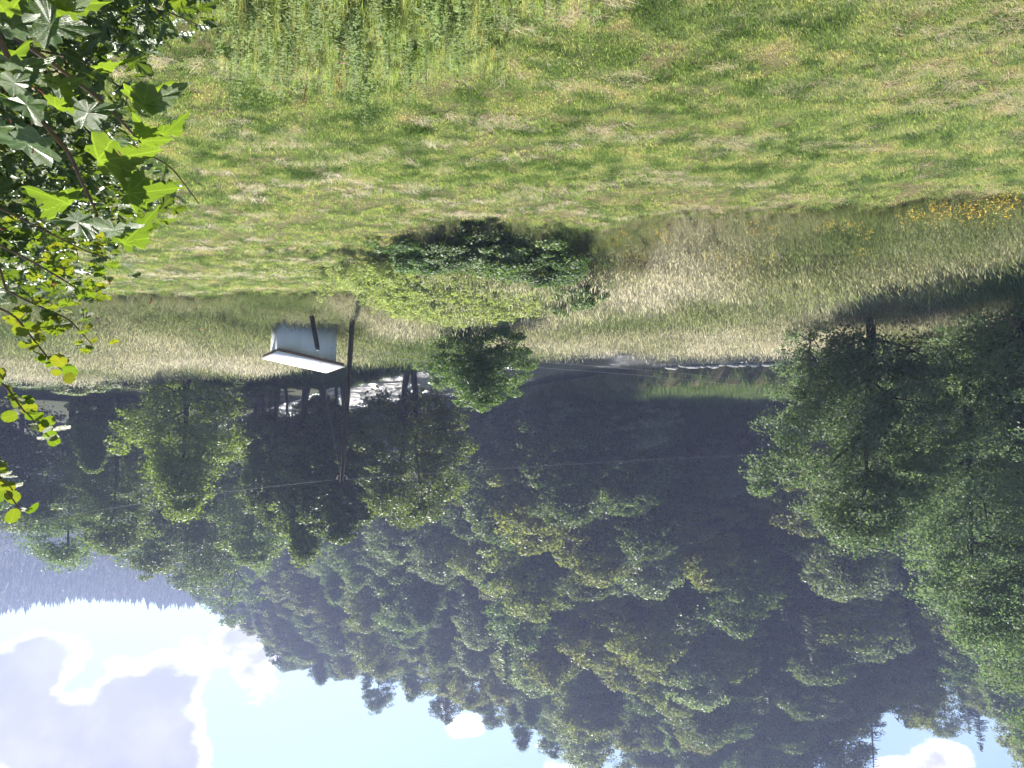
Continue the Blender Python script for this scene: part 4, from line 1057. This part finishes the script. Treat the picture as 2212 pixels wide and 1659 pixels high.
# oak shrub behind it
oroot = at(-60, -200, 4.6); oroot.z = tz(oroot.x, 4.6)
oak = empty('oak_shrub', oroot)
tag(oak, 'dense oak shrub with dark glossy lobed leaves, filling the near corner', 'shrub')
def oak_inside(x, y):
    edge = np.interp(y, [-80, 0, 60, 120, 200, 300, 380, 440, 520, 580, 640], [430, 455, 440, 330, 290, 330, 380, 400, 300, 230, 190])
    return x < edge
PO = []
rg = np.random.default_rng(77)
while len(PO) < 3400:
    x, y = rg.uniform(-140, 460), rg.uniform(-120, 640)
    e_ = np.interp(y, [-120, 0, 60, 120, 200, 300, 380, 440, 520, 580, 640], [430, 455, 440, 330, 290, 330, 380, 400, 300, 230, 190])
    dens = np.clip((e_ - x) / 170, 0, 1) ** .75 * (1 if vnoise(np.array([x / 55]), np.array([y / 55]), 5)[0] > .33 else .25)
    if rg.uniform() > dens: continue
    PO.append((x, y, rg.uniform(3.7, 6.2)))
PO.sort(key=lambda q: q[2])
bulk = MB()
for i, (x, y, Yv) in enumerate(PO):
    P = at(x, y, Yv); n = Vector((rg.normal(0, .55), rg.normal(.1, .6), .8 + rg.normal(0, .3))); d = Vector((-.6 + rg.normal(0, .6), rg.normal(0, .5), .15 + rg.normal(0, .5)))
    sz = rg.uniform(.085, .15)
    if i < 295: put_leaf(oak, 'oak', P, n, d, sz)
    else:
        lm = LEAVES['oak'][i % 3]
        if i == 295: _lv = [np.array([v.co for v in q.vertices]) for q in LEAVES['oak']]; _lt = [np.array([list(f.vertices) for f in q.polygons]) for q in LEAVES['oak']]
        b3 = np.array(basis(n, d)) * sz
        bulk.add(_lv[i % 3] @ b3.T + np.array(P - oak.location), None, _lt[i % 3])
fo = obj('foliage', bulk.mesh('foliage', [m_oak]), oak); tag(fo, kind='stuff')
for (pix, r0) in (([(-20, 0), (120, 60), (250, 40), (350, 20), (430, 55)], .014), ([(-20, 60), (120, 170), (200, 300), (300, 380), (390, 430)], .014), ([(40, 100), (180, 130), (260, 190), (300, 185)], .01), ([(0, 200), (80, 350), (150, 480), (170, 560)], .012), ([(200, 300), (260, 300), (370, 360), (430, 440)], .008)):
    stem(oak, pix, np.linspace(4.6, 4.2, len(pix)), r0, .003, M['twig'], oroot)
# leafy aspen shoots rising along the picture edge
aroot = at(-260, 300, 3.3); aroot.z = tz(aroot.x, 3.3)
asp = empty('aspen_shoots', aroot)
tag(asp, 'yellow-green leafy shoots rising from the shrub at the picture edge', 'sapling')
SH = [[(-60, 640), (30, 680), (70, 730), (105, 775), (135, 800)], [(-60, 800), (10, 830), (45, 880), (80, 920), (108, 945)], [(-60, 960), (-10, 1010), (15, 1060), (45, 1105)],
      [(-60, 500), (60, 560), (130, 600), (190, 640), (225, 620)], [(-60, 420), (100, 500), (180, 540), (240, 560)], [(0, 620), (80, 660), (150, 690), (200, 745)]]
for j, pix in enumerate(SH):
    stem(asp, pix, [3.3, 3.25, 3.2, 3.2, 3.2][:len(pix)], .006, .0022, M['twig'], aroot)
    for k in range(30 if j < 3 else 46):
        f = rng.uniform(.15, 1) if k else 1.0; q = f * (len(pix) - 1); a0 = min(int(q), len(pix) - 2); fr = q - a0
        x = pix[a0][0] * (1 - fr) + pix[a0 + 1][0] * fr; y = pix[a0][1] * (1 - fr) + pix[a0 + 1][1] * fr
        B_ = at(x + rng.normal(0, 8 if j < 3 else 26), y + rng.normal(0, 8 if j < 3 else 22), 3.22 + rng.normal(0, .05))
        n = Vector(THRU if rng.uniform() < .62 else GLOSS) + Vector(rng.normal(0, .3, 3)); d = Vector((-.3 + rng.normal(0, .8), rng.normal(0, .3), rng.normal(.1, .7)))
        put_leaf(asp, 'round' if j < 3 else 'lobed', B_, n, d, rng.uniform(.034, .066))

# ------------------------------------------------------------------ air
hz, t, o = new_mat('haze')
pv = N(t, 'ShaderNodeVolumePrincipled')
pv.inputs['Color'].default_value = (.46, .54, .88, 1); pv.inputs['Density'].default_value = .00085; pv.inputs['Anisotropy'].default_value = .2
t.links.new(pv.outputs[0], o.inputs['Volume'])
mb = MB(); mb.box(-800, 800, -45, 930, -6, 132)
tag(obj('haze', mb.mesh('haze', [hz])), 'thin pale summer haze over the valley', 'haze', None, 'stuff')
